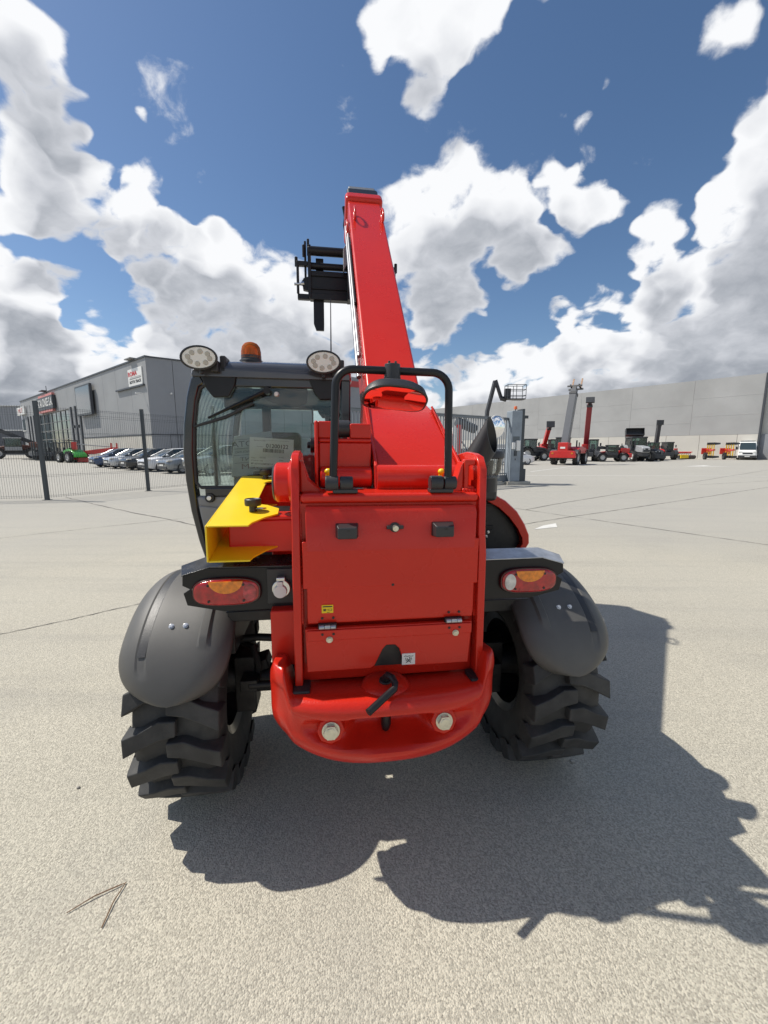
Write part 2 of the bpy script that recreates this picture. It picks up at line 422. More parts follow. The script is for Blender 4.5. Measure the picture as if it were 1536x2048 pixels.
# ------------------------------------------------------------------ ground
def ground_material():
    m = bpy.data.materials.new('exposed_aggregate'); m.use_nodes = True
    n, l = m.node_tree.nodes, m.node_tree.links
    b = n['Principled BSDF']
    g = n.new('ShaderNodeNewGeometry')
    pos = g.outputs['Position']
    def noise(sc, det=3, ro=0.55, vec=None):
        t = n.new('ShaderNodeTexNoise'); t.noise_dimensions = '2D'; t.inputs['Scale'].default_value = sc
        t.inputs['Detail'].default_value = det; t.inputs['Roughness'].default_value = ro
        l.new(vec or pos, t.inputs['Vector']); return t.outputs[0]
    def mr(v, a, b_, c, d, sm=False):
        k = n.new('ShaderNodeMapRange'); l.new(v, k.inputs[0])
        if sm: k.interpolation_type = 'SMOOTHSTEP'
        for i, x in enumerate((a, b_, c, d)): k.inputs[i + 1].default_value = x
        return k.outputs[0]
    def mix(f, a, c, bt='MIX'):
        k = n.new('ShaderNodeMix'); k.data_type = 'RGBA'; k.blend_type = bt
        for s_, v in ((0, f), (6, a), (7, c)):
            if isinstance(v, float): k.inputs[s_].default_value = v
            elif isinstance(v, tuple): k.inputs[s_].default_value = (*v, 1)
            else: l.new(v, k.inputs[s_])
        return k.outputs[2]
    vo = n.new('ShaderNodeTexVoronoi'); vo.voronoi_dimensions = '2D'; vo.inputs['Scale'].default_value = 190
    vo.inputs['Randomness'].default_value = 1.0
    l.new(pos, vo.inputs['Vector'])
    sepc = n.new('ShaderNodeSeparateColor'); l.new(vo.outputs['Color'], sepc.inputs[0])
    base = mix(mr(noise(0.10, 4, 0.6), 0.35, 0.65, 0, 1), (0.425, 0.402, 0.342), (0.49, 0.465, 0.398))
    base = mix(mr(noise(0.9, 5, 0.6), 0.35, 0.7, 0, 0.5), base, (0.46, 0.436, 0.37))
    # stones of several tones in a paler binder
    st = mix(sepc.outputs[0], (0.64, 0.62, 0.58), (1.28, 1.25, 1.18))
    base = mix(0.75, base, st, 'MULTIPLY')
    dark = mr(noise(130, 2, 0.6), 0.58, 0.73, 0.0, 0.5)
    base = mix(dark, base, (0.12, 0.11, 0.095))
    # old stains, long faint tyre tracks
    mp = n.new('ShaderNodeMapping'); mp.inputs['Rotation'].default_value = (0, 0, R(-12)); mp.inputs['Scale'].default_value = (0.25, 3.2, 1)
    l.new(pos, mp.inputs[0])
    base = mix(mr(noise(0.8, 5, 0.62, mp.outputs[0]), 0.50, 0.78, 0.0, 0.34), base, (0.24, 0.23, 0.21))
    base = mix(mr(noise(0.32, 6, 0.7), 0.58, 0.82, 0.0, 0.40), base, (0.25, 0.24, 0.22))
    # ground turns greyer from about nine metres out
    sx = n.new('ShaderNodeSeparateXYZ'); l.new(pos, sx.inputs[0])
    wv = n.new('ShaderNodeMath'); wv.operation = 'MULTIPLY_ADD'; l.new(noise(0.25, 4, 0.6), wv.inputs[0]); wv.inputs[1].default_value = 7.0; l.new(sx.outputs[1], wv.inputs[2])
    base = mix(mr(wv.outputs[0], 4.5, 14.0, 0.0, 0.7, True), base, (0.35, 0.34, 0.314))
    l.new(base, b.inputs['Base Color'])
    b.inputs['Roughness'].default_value = 0.88
    b.inputs['Specular IOR Level'].default_value = 0.25
    ad = n.new('ShaderNodeMath'); ad.operation = 'MULTIPLY_ADD'
    l.new(mr(vo.outputs['Distance'], 0.0, 0.75, 1.0, 0.0, True), ad.inputs[0]); ad.inputs[1].default_value = 0.5
    l.new(noise(160, 3, 0.6), ad.inputs[2])
    bp = n.new('ShaderNodeBump'); bp.inputs['Strength'].default_value = 0.65; bp.inputs['Distance'].default_value = 0.004
    l.new(ad.outputs[0], bp.inputs['Height']); l.new(bp.outputs[0], b.inputs['Normal'])
    return m
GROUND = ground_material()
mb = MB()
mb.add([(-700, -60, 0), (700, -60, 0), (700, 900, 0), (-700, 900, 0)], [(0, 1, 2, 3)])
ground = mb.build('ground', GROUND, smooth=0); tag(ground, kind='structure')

CRACK = mat('crack_filler', (0.13, 0.124, 0.112), 0.9, var=0.3, vscale=30)
PMARK = mat('road_paint', (0.62, 0.61, 0.57), 0.7, dirt=0.5, dscale=4, dcol=(0.32, 0.30, 0.26))
def ground_line(name, pts, w, m, z, jit=0.0, step=0.12, seed=1):
    rnd = random.Random(seed)
    path = []
    for (x0, y0), (x1, y1) in zip(pts, pts[1:]):
        d = math.hypot(x1 - x0, y1 - y0); k = max(1, int(d / step))
        for i in range(k): path.append((x0 + (x1 - x0) * i / k, y0 + (y1 - y0) * i / k))
    path.append(pts[-1])
    vs, fs = [], []
    off = 0
    for i, p in enumerate(path):
        a = path[max(i - 1, 0)]; c = path[min(i + 1, len(path) - 1)]
        t = Vector((c[0] - a[0], c[1] - a[1], 0)).normalized(); q = Vector((-t.y, t.x, 0))
        off = off * 0.82 + rnd.uniform(-jit, jit)
        ww = w * (0.5 if not jit else rnd.uniform(0.18, 0.75))
        o = Vector((p[0], p[1], z)) + q * off
        vs += [o - q * ww, o + q * ww]
        if i: fs.append((2 * i - 2, 2 * i - 1, 2 * i + 1, 2 * i))
    mb = MB(); mb.add(vs, fs)
    return mb.build(name, m, ground, smooth=0, recalc=False)

# ------------------------------------------------------------------ the telehandler in front
def make_tyre_mb(Rt=0.42, hw=0.155, N=18):
    k = Rt / 0.42; q = hw / 0.155
    mb = MB()
    prof = [(0.215, -0.118), (0.235, -0.132), (0.29, -0.150), (0.335, -0.150), (0.368, -0.140), (0.386, -0.10), (0.390, 0.0),
            (0.386, 0.10), (0.368, 0.140), (0.335, 0.150), (0.29, 0.150), (0.235, 0.132), (0.215, 0.118)]
    mb.lathe([(r * k, h * q) for r, h in prof], (0, 0, 0), 'x', 56)
    st = [(0.159, 0.396, 0.330, 0.000, 0.036), (0.154, 0.4165, 0.350, 0.006, 0.035), (0.095, 0.4205, 0.365, 0.075, 0.030),
          (0.040, 0.4215, 0.365, 0.140, 0.032), (-0.016, 0.4215, 0.365, 0.150, 0.026)]
    for sgn in (-1, 1):
        for j in range(N):
            f0 = 2 * math.pi * j / N + (math.pi / N if sgn > 0 else 0)
            rings = []
            for x, rt, rb, da, w in st:
                a = f0 + da
                def P(r, b): return (sgn * x * q, -r * k * math.cos(b), r * k * math.sin(b))
                rings.append([P(rb, a - w * 1.25 / 0.4), P(rb, a + w * 1.25 / 0.4), P(rt, a + w / 0.42), P(rt, a - w / 0.42)])
            mb.loft(rings)
    return mb

def make_rim_mb(side):
    mb = MB()
    s = side
    mb.lathe([(0.222, -0.125), (0.228, -0.118), (0.205, -0.10), (0.200, 0.10), (0.228, 0.118), (0.222, 0.125), (0.19, 0.11), (0.19, -0.11), (0.222, -0.125)], (0, 0, 0), 'x', 40)
    mb.lathe([(0.192, s * 0.055), (0.12, s * 0.03), (0.10, s * 0.045), (0.0, s * 0.045), (0.0, s * 0.03), (0.10, s * 0.03), (0.12, s * 0.015), (0.192, s * 0.04)], (0, 0, 0), 'x', 40)
    return mb

TYRE_PROTO = None
def wheel(parent, x, y, z, side, name='wheel'):
    global TYRE_PROTO
    e = bpy.data.objects.new(name, None); COL.objects.link(e); e.parent = parent; e.location = (x, y, z); e.empty_display_size = 0.1
    if TYRE_PROTO is None:
        TYRE_PROTO = make_tyre_mb().build('tyre', TYRE, e, bevel=0.006, smooth=30)
    else:
        t = bpy.data.objects.new('tyre', TYRE_PROTO.data); COL.objects.link(t); t.parent = e
        b = t.modifiers.new('edge', 'BEVEL'); b.width = 0.006; b.segments = 2; b.limit_method = 'ANGLE'; b.angle_limit = R(40); b.harden_normals = True
    make_rim_mb(side).build('rim', RIMB, e)
    hb = MB()
    hb.cyl((0, 0, 0), (-side * 0.13, 0, 0), 0.075, 0.06, 20)
    for i in range(8):
        a = 2 * math.pi * i / 8
        hb.cyl((side * 0.03, 0.09 * math.cos(a), 0.09 * math.sin(a)), (side * 0.06, 0.09 * math.cos(a), 0.09 * math.sin(a)), 0.011, n=6)
    hb.build('hub', BLKU, e)
    return e

T = empty('telehandler', (-0.055, 1.78, 0.0), R(7.9))
T.rotation_euler = (0, R(0.45), R(7.9))
tag(T, 'red telescopic handler with raised boom seen from behind in the foreground', 'telehandler')

for sx in (-1, 1):
    wheel(T, sx * 0.745, 0.0, 0.43, sx).scale = (1.03, 1.03, 1.03)
for sx in (-1, 1):
    w_ = wheel(T, sx * 0.745, 2.30, 0.42, sx)
# --- under the machine
mb = MB()
mb.cyl((-0.60, 0, 0.42), (0.60, 0, 0.42), 0.06, n=18)
mb.ell((0, 0, 0.42), (0.17, 0.15, 0.15))
for sx in (-1, 1):
    mb.box((sx * 0.57, 0.0, 0.42), (0.09, 0.12, 0.26))
    mb.box((sx * 0.50, 0.0, 0.50), (0.06, 0.10, 0.05), (0, sx * 0.3, 0))
mb.build('rear_axle', BLKU, T, bevel=0.008)
mb = MB()
mb.cyl((-0.54, -0.13, 0.46), (0.54, -0.13, 0.46), 0.016, n=12); mb.cyl((-0.16, -0.13, 0.46), (0.16, -0.13, 0.46), 0.035, n=16)
for sx in (-1, 1): mb.box((sx * 0.54, -0.09, 0.46), (0.07, 0.10, 0.05))
mb.build('steering_cylinder', BLKU, T, bevel=0.004)
mb = MB()
mb.cyl((-0.60, 2.3, 0.42), (0.60, 2.3, 0.42), 0.07, n=18); mb.box((0, 2.3, 0.42), (0.3, 0.3, 0.28))
mb.build('front_axle', BLKU, T, bevel=0.01)
mb = MB()
mb.bb(-0.24, -0.18, -0.36, 2.7, 0.46, 0.95); mb.bb(0.20, 0.26, -0.36, 2.7, 0.46, 0.95)
mb.bb(-0.235, 0.255, -0.30, 2.65, 0.50, 0.56); mb.bb(-0.2395, 0.2595, -0.34, -0.25, 0.53, 1.20)
mb.build('frame_rail', BLKU, T, bevel=0.006)
mb = MB()
mb.bb(-0.40, -0.285, -0.42, -0.20, 0.70, 0.90)
mb.prism([(-0.42, 0.86), (-0.20, 0.86), (0.35, 0.72), (0.35, 0.62), (-0.20, 0.62), (-0.42, 0.68)], 'x', -0.268, -0.245)
mb.bb(-0.42, -0.30, -0.18, 0.36, 1.00, 1.09)
mb.build('side_gusset', RED, T, bevel=0.006)
mb = MB(); mb.bb(-0.58, -0.30, -0.26, 0.02, 0.80, 0.86); mb.bb(-0.60, -0.56, -0.24, 0.10, 0.66, 0.90)
mb.build('fender_carrier', BLKU, T, bevel=0.005)
mb = MB(); mb.bb(0.35, 0.60, -0.24, 0.20, 0.78, 0.90)
mb.build('fender_carrier', BLKU, T, bevel=0.005)
mb = MB()
mb.tube([(-0.60, -0.08, 0.645), (-0.50, -0.09, 0.655), (-0.40, -0.10, 0.65), (-0.27, -0.10, 0.66)], 0.016, 10)
mb.tube([(-0.58, -0.02, 0.60), (-0.53, -0.06, 0.60), (-0.505, -0.08, 0.52), (-0.52, -0.06, 0.46)], 0.014, 8)
mb.build('hydraulic_hose', BLKU, T)

# --- casting at the rear
def casting():
    mb = MB()
    NU = 81; rings = []
    for i in range(NU):
        u = -1 + 2 * i / (NU - 1)
        a = u * R(89.2)
        ca, sa = math.cos(a), math.sin(a)
        x = 0.392 * math.copysign(abs(sa) ** 0.80, sa)
        yk = ca ** 0.44
        ax = abs(x) / 0.392
        w = min(max((ax - 0.79) / 0.07, 0), 1); w = w * w * (3 - 2 * w)
        zt = 0.668 + 0.095 * w - 0.06 * max(0, ax - 0.95) / 0.05
        zb = 0.386 + 0.150 * ax ** 2.6
        P = [(-0.36, .640), (-0.44, .650), (-0.50, .658), (-0.55, .666), (-0.580, .670), (-0.600, .667), (-0.615, .657), (-0.623, .643), (-0.626, .628), (-0.625, .616), (-0.621, .607),
             (-0.617, .600), (-0.615, .590), (-0.613, .575), (-0.612, .560), (-0.611, .545), (-0.611, .530), (-0.611, .517), (-0.612, .506), (-0.614, .495), (-0.614, .482), (-0.609, .464), (-0.598, .443), (-0.578, .422),
             (-0.55, .404), (-0.51, .393), (-0.45, .388), (-0.36, .39)]
        def dent(z):
            # the pocket round the tow pin, shallower where the bolt bosses stand
            e_ = (abs(x) / 0.285) ** 2.6 + (abs(z - 0.552) / 0.058) ** 2.6
            d_ = max(0.0, 1 - e_) ** 0.5
            return d_ * (0.115 if abs(x) < 0.11 else (0.050 if abs(x) > 0.15 else 0.115 - (abs(x) - 0.11) / 0.04 * 0.065))
        P = [(y + (dent(z) if y < -0.605 else 0.0), z) for y, z in P]
        rg = []
        for y, z in P:
            zz = zb + (z - 0.388) * (zt - zb) / (0.670 - 0.388)
            yy = -0.36 + (y + 0.36) * yk
            rg.append((x, yy, zz))
        rings.append(rg)
    mb.loft(rings)
    return mb
bump_o = casting().build('counterweight', REDC, T, smooth=50)
ss = bump_o.modifiers.new('round', 'SUBSURF'); ss.levels = 1; ss.render_levels = 1
mb = MB(); mb.ell((-0.005, -0.515, 0.655), (0.085, 0.085, 0.030), 28, 6, 0.0)
mb.build('pin_boss', REDC, bump_o)
mb = MB(); mb.cyl((-0.008, -0.53, 0.680), (-0.008, -0.532, 0.6905), 0.021, n=20)
mb.build('pin_hole', BLKU, bump_o, bevel=0.003)
for xa, xb in ((-0.312, -0.255), (0.286, 0.340)):
    mb = MB(); mb.bb(xa, xb, -0.545, -0.47, 0.64, 0.6745); mb.build('pocket', BLKU, bump_o, bevel=0.006)
mb = MB()
mb.tube([(-0.008, -0.532, 0.655), (-0.010, -0.535, 0.700), (-0.004, -0.545, 0.712), (0.010, -0.562, 0.712), (0.017, -0.58, 0.703), (0.012, -0.596, 0.695), (-0.03, -0.625, 0.680), (-0.078, -0.66, 0.664)], 0.0115, 14)
mb.build('tow_pin_handle', BLKM, T)
mb = MB(); mb.tube([(-0.006, -0.530, 0.505), (-0.006, -0.535, 0.515), (-0.006, -0.540, 0.535), (-0.006, -0.540, 0.60), (-0.006, -0.540, 0.64)], [0.006, 0.013, 0.017, 0.017, 0.017], 16)
mb.build('tow_pin', BLKM, T)
def hexbolt(parent, c, r, d=(0, -1, 0), name='bolt', flange=True, m=None):
    c = Vector(c); d = Vector(d).normalized(); mb = MB()
    if flange: mb.cyl(c, c + d * r * 0.28, r * 1.32, r * 1.26, 24)
    mb.cyl(c + d * r * 0.2, c + d * r * 0.95, r * 1.05, r * 1.05, 6)
    mb.cyl(c + d * r * 0.9, c + d * r * 1.02, r * 0.72, r * 0.70, 16)
    return mb.build(name, m or ZINC, parent, bevel=r * 0.08)
for x in (-0.19, 0.18):
    mb = MB(); mb.cyl((x, -0.52, 0.552), (x, -0.592, 0.562), 0.050, 0.044, 8)
    mb.build('bolt_boss', REDC, bump_o, bevel=0.006)
    hexbolt(T, (x, -0.590, 0.563), 0.0225, (0, -0.98, 0.2))

# --- side plates of the tail
def side_plate(x0, x1):
    mb = MB()
    mb.prism([(-0.39, 1.435), (-0.435, 1.425), (-0.468, 1.385), (-0.480, 1.17), (-0.497, 1.10), (-0.510, 0.655), (-0.36, 0.655), (-0.30, 0.80),
              (-0.16, 1.12), (-0.10, 1.26), (-0.13, 1.37), (-0.22, 1.43), (-0.32, 1.44)], 'x', x0, x1)
    return mb.build('side_plate', RED, T, bevel=0.005, seg=3)
side_plate(-0.297, -0.272); side_plate(0.303, 0.328)
mb = MB()   # welded eye lug at the right and the curved gussets
mb.prism([(0.262, 1.31), (0.262, 1.415), (0.302, 1.415), (0.302, 1.395), (0.280, 1.395), (0.280, 1.325), (0.302, 1.325), (0.302, 1.31)], 'y', -0.40, -0.435)
mb.prism([(0.20, 1.303), (0.235, 1.33), (0.252, 1.395), (0.262, 1.41), (0.262, 1.303)], 'y', -0.37, -0.43)
mb.build('eye_lug', RED, T, bevel=0.006, seg=3); mb = MB()
mb.prism([(-0.272, 1.41), (-0.262, 1.40), (-0.245, 1.345), (-0.20, 1.303), (-0.272, 1.303)], 'y', -0.34, -0.42)
mb.build('gusset', RED, T, bevel=0.006, seg=3)
mb = MB()
for z in (1.312, 1.316):
    for k in range(9):
        mb.ell((0.262 + 0.005 * k, -0.438 + 0.002 * (k % 2), z - 0.004), (0.007, 0.006, 0.006), 8, 5)
for k in range(34): mb.ell((0.300, -0.452 - 0.0008 * k, 1.295 - 0.0125 * k), (0.006, 0.006, 0.009), 7, 4)
for k in range(34): mb.ell((-0.2705, -0.452 - 0.0008 * k, 1.295 - 0.0125 * k), (0.005, 0.006, 0.009), 7, 4)
tag(mb.build('weld_bead', RED, T), kind='stuff')
mb = MB()
mb.bb(-0.272, 0.303, -0.475, -0.30, 1.275, 1.306)
mb.build('top_beam', RED, T, bevel=0.014, seg=4)
mb = MB(); mb.bb(-0.272, 0.303, -0.30, -0.08, 1.20, 1.285)
mb.build('cross_member', RED, T, bevel=0.006)
mb = MB(); mb.bb(-0.2719, 0.3029, -0.458, -0.30, 0.66, 1.2749)
mb.build('rear_box', RED, T, bevel=0.003)

door = MB()
door.prism([(-0.462, 1.266), (-0.478, 1.266), (-0.4925, 1.245), (-0.497, 0.905), (-0.490, 0.878), (-0.462, 0.878)], 'x', -0.254, 0.290)
door.prism([(-0.470, 1.155), (-0.4935, 1.155), (-0.4965, 1.00), (-0.470, 1.00)], 'x', -0.266, 0.3015)
door_o = door.build('tail_door', RED, T, bevel=0.004, seg=3)
mb = MB()
mb.prism([(-0.262, 0.866), (0.286, 0.866), (0.278, 0.715), (0.072, 0.715), (0.058, 0.725), (0.040, 0.782), (0.026, 0.796), (-0.002, 0.796), (-0.014, 0.782), (-0.040, 0.725), (-0.052, 0.715), (-0.258, 0.715)], 'y', -0.502, -0.482)
lower = mb.build('lower_panel', RED, T, bevel=0.003)
mb = MB(); mb.bb(-0.256, 0.284, -0.5085, -0.5022, 0.826, 0.862)
mb.build('stiffener', RED, lower, bevel=0.003)
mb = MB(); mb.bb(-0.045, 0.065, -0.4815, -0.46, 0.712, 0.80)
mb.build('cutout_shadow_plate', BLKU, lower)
for x in (-0.192, 0.222):
    z = 0.872
    mb = MB(); mb.bb(x - 0.029, x + 0.029, -0.5035, -0.485, z - 0.008, z + 0.010)
    h = mb.build('hinge', BLKU, T, bevel=0.002)
    mb = MB()
    for a, b in ((-0.026, -0.010), (-0.009, 0.009), (0.010, 0.026)): mb.cyl((x + a, -0.5055, z), (x + b, -0.5055, z), 0.0072, n=14)
    mb.bb(x - 0.009, x + 0.009, -0.511, -0.504, z, z + 0.0075)
    mb.build('knuckle', ALU, h, bevel=0.0008)
    mb = MB()
    for dx in (-0.016, 0.019):
        mb.cyl((x + dx, -0.494, z + 0.028), (x + dx, -0.4995, z + 0.028), 0.0042, n=10)
        mb.cyl((x + dx, -0.498, z - 0.023), (x + dx, -0.5105, z - 0.023), 0.0042, n=10)
    tag(mb.build('rivet_hole', BLKU, h), kind='stuff')
    hexbolt(lower, (x + 0.006, -0.5085, z - 0.042), 0.0085, name='screw')
mb = MB()
for x in (-0.128, 0.176):
    c = (x, -0.4925, 1.190)
    bl = MB()
    def rg(w, h, y, dz=0): return [(c[0] - w, y, c[2] - h + dz), (c[0] + w, y, c[2] - h + dz), (c[0] + w, y, c[2] + h + dz), (c[0] - w, y, c[2] + h + dz)]
    bl.loft([rg(0.035, 0.0235, -0.490), rg(0.035, 0.0235, -0.497), rg(0.029, 0.018, -0.528, -0.003), rg(0.027, 0.016, -0.531, -0.003)])
    q = bl.build('rubber_stop', BLKP, door_o, bevel=0.004, seg=3)
    hl = MB(); hl.cyl((c[0] + 0.004, -0.5305, 1.197), (c[0] + 0.004, -0.5325, 1.197), 0.004, n=12); hl.build('screw_hole', BLKU, q)
lt = MB()
lt.cyl((0.022, -0.493, 1.198), (0.022, -0.500, 1.198), 0.017, 0.016, 20); lt.box((0.022, -0.501, 1.199), (0.054, 0.012, 0.012))
lat = lt.build('latch', BLKP, door_o, bevel=0.003)
lt = MB(); lt.cyl((0.022, -0.500, 1.197), (0.022, -0.516, 1.197), 0.0105, 0.0095, 16); lt.build('key_barrel', ZINC, lat, bevel=0.001)
mb = MB(); mb.cyl((0.018, -0.490, 1.005), (0.018, -0.4975, 1.005), 0.0045, n=12); mb.build('screw_hole', BLKU, door_o)
STY = mat('sticker_yellow', (0.78, 0.55, 0.01), 0.5); STW = mat('sticker_white', (0.70, 0.69, 0.66), 0.5)
mb = MB(); mb.bb(-0.209, -0.173, -0.4990, -0.4962, 0.918, 0.945); so = mb.build('warning_sticker', STY, door_o)
mb = MB()
mb.bb(-0.206, -0.176, -0.4996, -0.4989, 0.938, 0.9415)
for (a, b, c, d) in ((-0.204, -0.196, 0.931, 0.9325), (-0.204, -0.196, 0.925, 0.9265), (-0.204, -0.2025, 0.925, 0.932), (-0.1975, -0.196, 0.925, 0.932), (-0.202, -0.198, 0.927, 0.930),
                     (-0.194, -0.190, 0.928, 0.9295), (-0.188, -0.177, 0.931, 0.932), (-0.188, -0.177, 0.925, 0.926), (-0.188, -0.187, 0.925, 0.932), (-0.178, -0.177, 0.925, 0.932), (-0.193, -0.185, 0.9195, 0.921)):
    mb.bb(a, b, -0.4996, -0.4989, c, d)
mb.build('print', INK, so, smooth=0)
mb = MB(); mb.bb(0.050, 0.094, -0.5045, -0.5018, 0.722, 0.762); so = mb.build('anchor_sticker', STW, lower)
mb = MB()
mb.tube([(0.056, -0.505, 0.752), (0.062, -0.505, 0.754), (0.068, -0.505, 0.752), (0.074, -0.505, 0.754), (0.080, -0.505, 0.752), (0.088, -0.505, 0.753)], 0.0009, 5)
mb.tube([(0.062 + 0.010 + 0.010 * math.cos(R(t)), -0.505, 0.745 + 0.011 * math.sin(R(t))) for t in range(170, 375, 20)], 0.0009, 5)
mb.tube([(0.072 + 0.005 * math.cos(R(t)), -0.505, 0.7445 + 0.005 * math.sin(R(t))) for t in range(-200, 100, 25)], 0.0012, 5)
mb.tube([(0.064, -0.505, 0.729), (0.069, -0.505, 0.734), (0.072, -0.505, 0.739), (0.076, -0.505, 0.733), (0.080, -0.505, 0.729)], 0.0011, 5)
mb.build('print', INK, so)

# --- pivot boss, arms and the yellow boom prop
mb = MB()
mb.lathe([(0.0, -0.365), (0.066, -0.365), (0.072, -0.359), (0.072, -0.318), (0.082, -0.312), (0.088, -0.300), (0.088, -0.296)], (0, -0.26, 1.325), 'x', 32)
mb.build('pivot_boss', RED, T)
mb = MB(); mb.lathe([(0.0, -0.372), (0.060, -0.372), (0.066, -0.368), (0.066, -0.360)], (0, -0.26, 1.325), 'x', 28); mb.build('pivot_cap', BLKP, T)
mb = MB()
mb.bb(-0.545, -0.295, -0.325, -0.205, 1.082, 1.198)
mb.bb(-0.430, -0.30, -0.325, -0.205, 1.1982, 1.212)
mb.prism([(-0.345, 1.212), (-0.30, 1.212), (-0.30, 1.33), (-0.325, 1.33)], 'y', -0.20, -0.215)
mb.build('prop_arm', RED, T, bevel=0.006, seg=3)
mb = MB(); mb.bb(-0.56, -0.30, 0.26, 0.37, 1.165, 1.272); mb.build('prop_arm', RED, T, bevel=0.006, seg=3)
def prop():
    mb = MB()
    y0, y1 = -0.450, 0.385
    def zt(y): return 1.205 + (y - y0) * 0.122
    def xl(y): return -0.580 - (y - y0) * 0.055
    tk = 0.006; hh = 0.115; w_ = 0.128
    edge = [(0, y0), (w_, y0), (w_ + 0.008, y0 + 0.03), (w_ + 0.045, y0 + 0.09), (w_ + 0.085, y0 + 0.13), (w_ + 0.085, y0 + 0.20), (w_ + 0.04, y0 + 0.25), (w_ - 0.005, y0 + 0.27),
            (w_, y1 - 0.16), (w_ + 0.04, y1 - 0.13), (w_ + 0.075, y1 - 0.09), (w_ + 0.075, y1 - 0.06), (w_ + 0.02, y1 - 0.03), (w_ + 0.02, y1), (0, y1)]
    edge = [(xl(y) + x, y) for x, y in edge]
    for dz in (0.0, -hh):
        n = len(edge)
        vs = [(x, y, zt(y) + dz) for x, y in edge] + [(x, y, zt(y) + dz - tk) for x, y in edge]
        fs = [tuple(range(n)), tuple(range(2 * n - 1, n - 1, -1))] + [(i, n + i, n + (i + 1) % n, (i + 1) % n) for i in range(n)]
        mb.add(vs, fs)
    w = [(xl(y0) - tk, y0), (xl(y0), y0), (xl(y1), y1), (xl(y1) - tk, y1)]
    vs = [(x, y, zt(y) - 0.001) for x, y in w] + [(x, y, zt(y) - hh - 0.005) for x, y in w]
    mb.add(vs, [(0, 1, 2, 3), (7, 6, 5, 4), (0, 4, 5, 1), (1, 5, 6, 2), (2, 6, 7, 3), (3, 7, 4, 0)])
    o = mb.build('boom_prop', YEL, T, bevel=0.0025, seg=2)
    for (x, y) in ((-0.465, -0.285), (-0.505, 0.315)):
        z = zt(y)
        k = MB(); k.lathe([(0.014, 0.0), (0.014, 0.018), (0.027, 0.020), (0.029, 0.024), (0.029, 0.042), (0.026, 0.045), (0.020, 0.040), (0.0, 0.039)], (x, y, z), 'z', 24)
        ko = k.build('locking_knob', BLKP, o)
        k = MB(); k.tube([(x + 0.012, y - 0.01, z + 0.010), (x + 0.028, y - 0.012, z + 0.011), (x + 0.042, y - 0.004, z + 0.010), (x + 0.044, y + 0.008, z + 0.008), (x + 0.025, y + 0.014, z + 0.008), (x + 0.012, y + 0.006, z + 0.009)], 0.003, 8)
        k.build('spring_clip', CHROME, ko)
    k = MB()
    k.tube([(-0.445 + 0.022 * math.cos(t * 0.4), -0.26 + 0.022 * math.sin(t * 0.4), 1.082 + 0.003 * math.sin(t)) for t in range(17)], 0.0022, 7)
    k.cyl((-0.47, -0.235, 1.085), (-0.47, -0.235, 1.06), 0.008, n=10)
    k.build('clip_ring', CHROME, o)
    return o
prop()

# --- fenders with their lamps
def fender(sx):
    mb = MB(); rings = []
    f0, f1, fe = -62.0, 69.0, 42.0
    xc = sx * 0.741; NP = 46; NS = 49
    for i in range(NP + 1):
        q_ = i / NP; f = f0 + (f1 - f0) * (1 - (1 - q_) ** 1.5)
        t = max(0.0, (f - fe) / (f1 - fe)); w = 0.186 * max(0.0, 1 - t ** 2.6) ** (1 / 2.2) + 0.004
        rg = []
        for j in range(NS):
            s = -1 + 2 * j / (NS - 1)
            side = abs(s)
            crown = 0.052 * (1 - side ** 4.5)
            r = 0.452 + crown - 0.022 * t ** 2
            # raised band and crease, as moulded into the plastic
            so = s * sx
            if 0.42 < so < 0.60 and f < 56: r -= 0.004
            if -0.60 < so < -0.45 and f < 46: r += 0.008
            a = R(f)
            rg.append((xc + w * s, -r * math.sin(a), 0.42 + r * math.cos(a)))
        rings.append(rg)
    mb.loft(rings, closed=False, caps=False)
    o = mb.build('fender', FEND, T, smooth=24)
    sm = o.modifiers.new('thickness', 'SOLIDIFY'); sm.thickness = 0.006; sm.offset = -1
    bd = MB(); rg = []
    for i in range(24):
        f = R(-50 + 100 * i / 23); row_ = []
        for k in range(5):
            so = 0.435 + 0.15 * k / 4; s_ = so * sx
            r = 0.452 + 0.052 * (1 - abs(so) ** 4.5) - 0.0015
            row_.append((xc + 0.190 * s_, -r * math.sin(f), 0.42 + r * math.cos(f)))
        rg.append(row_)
    bd.loft(rg, closed=False, caps=False); bd.build('groove_shade_strip', BLKP, o, smooth=60)  # dark strip that paints the shade of the moulded groove
    for dx in (-0.018, 0.030):
        xx = xc + dx; f = R(38); r = 0.503
        d = Vector((0, -math.sin(f), math.cos(f)))
        hexbolt(o, (xx, -r * d[1] * -1 * -1, 0.42 + r * d[2]) if False else (xx, -r * math.sin(f), 0.42 + r * math.cos(f)), 0.0075, d, 'screw', True, CHROME)
    return o
fender(-1); fender(1)

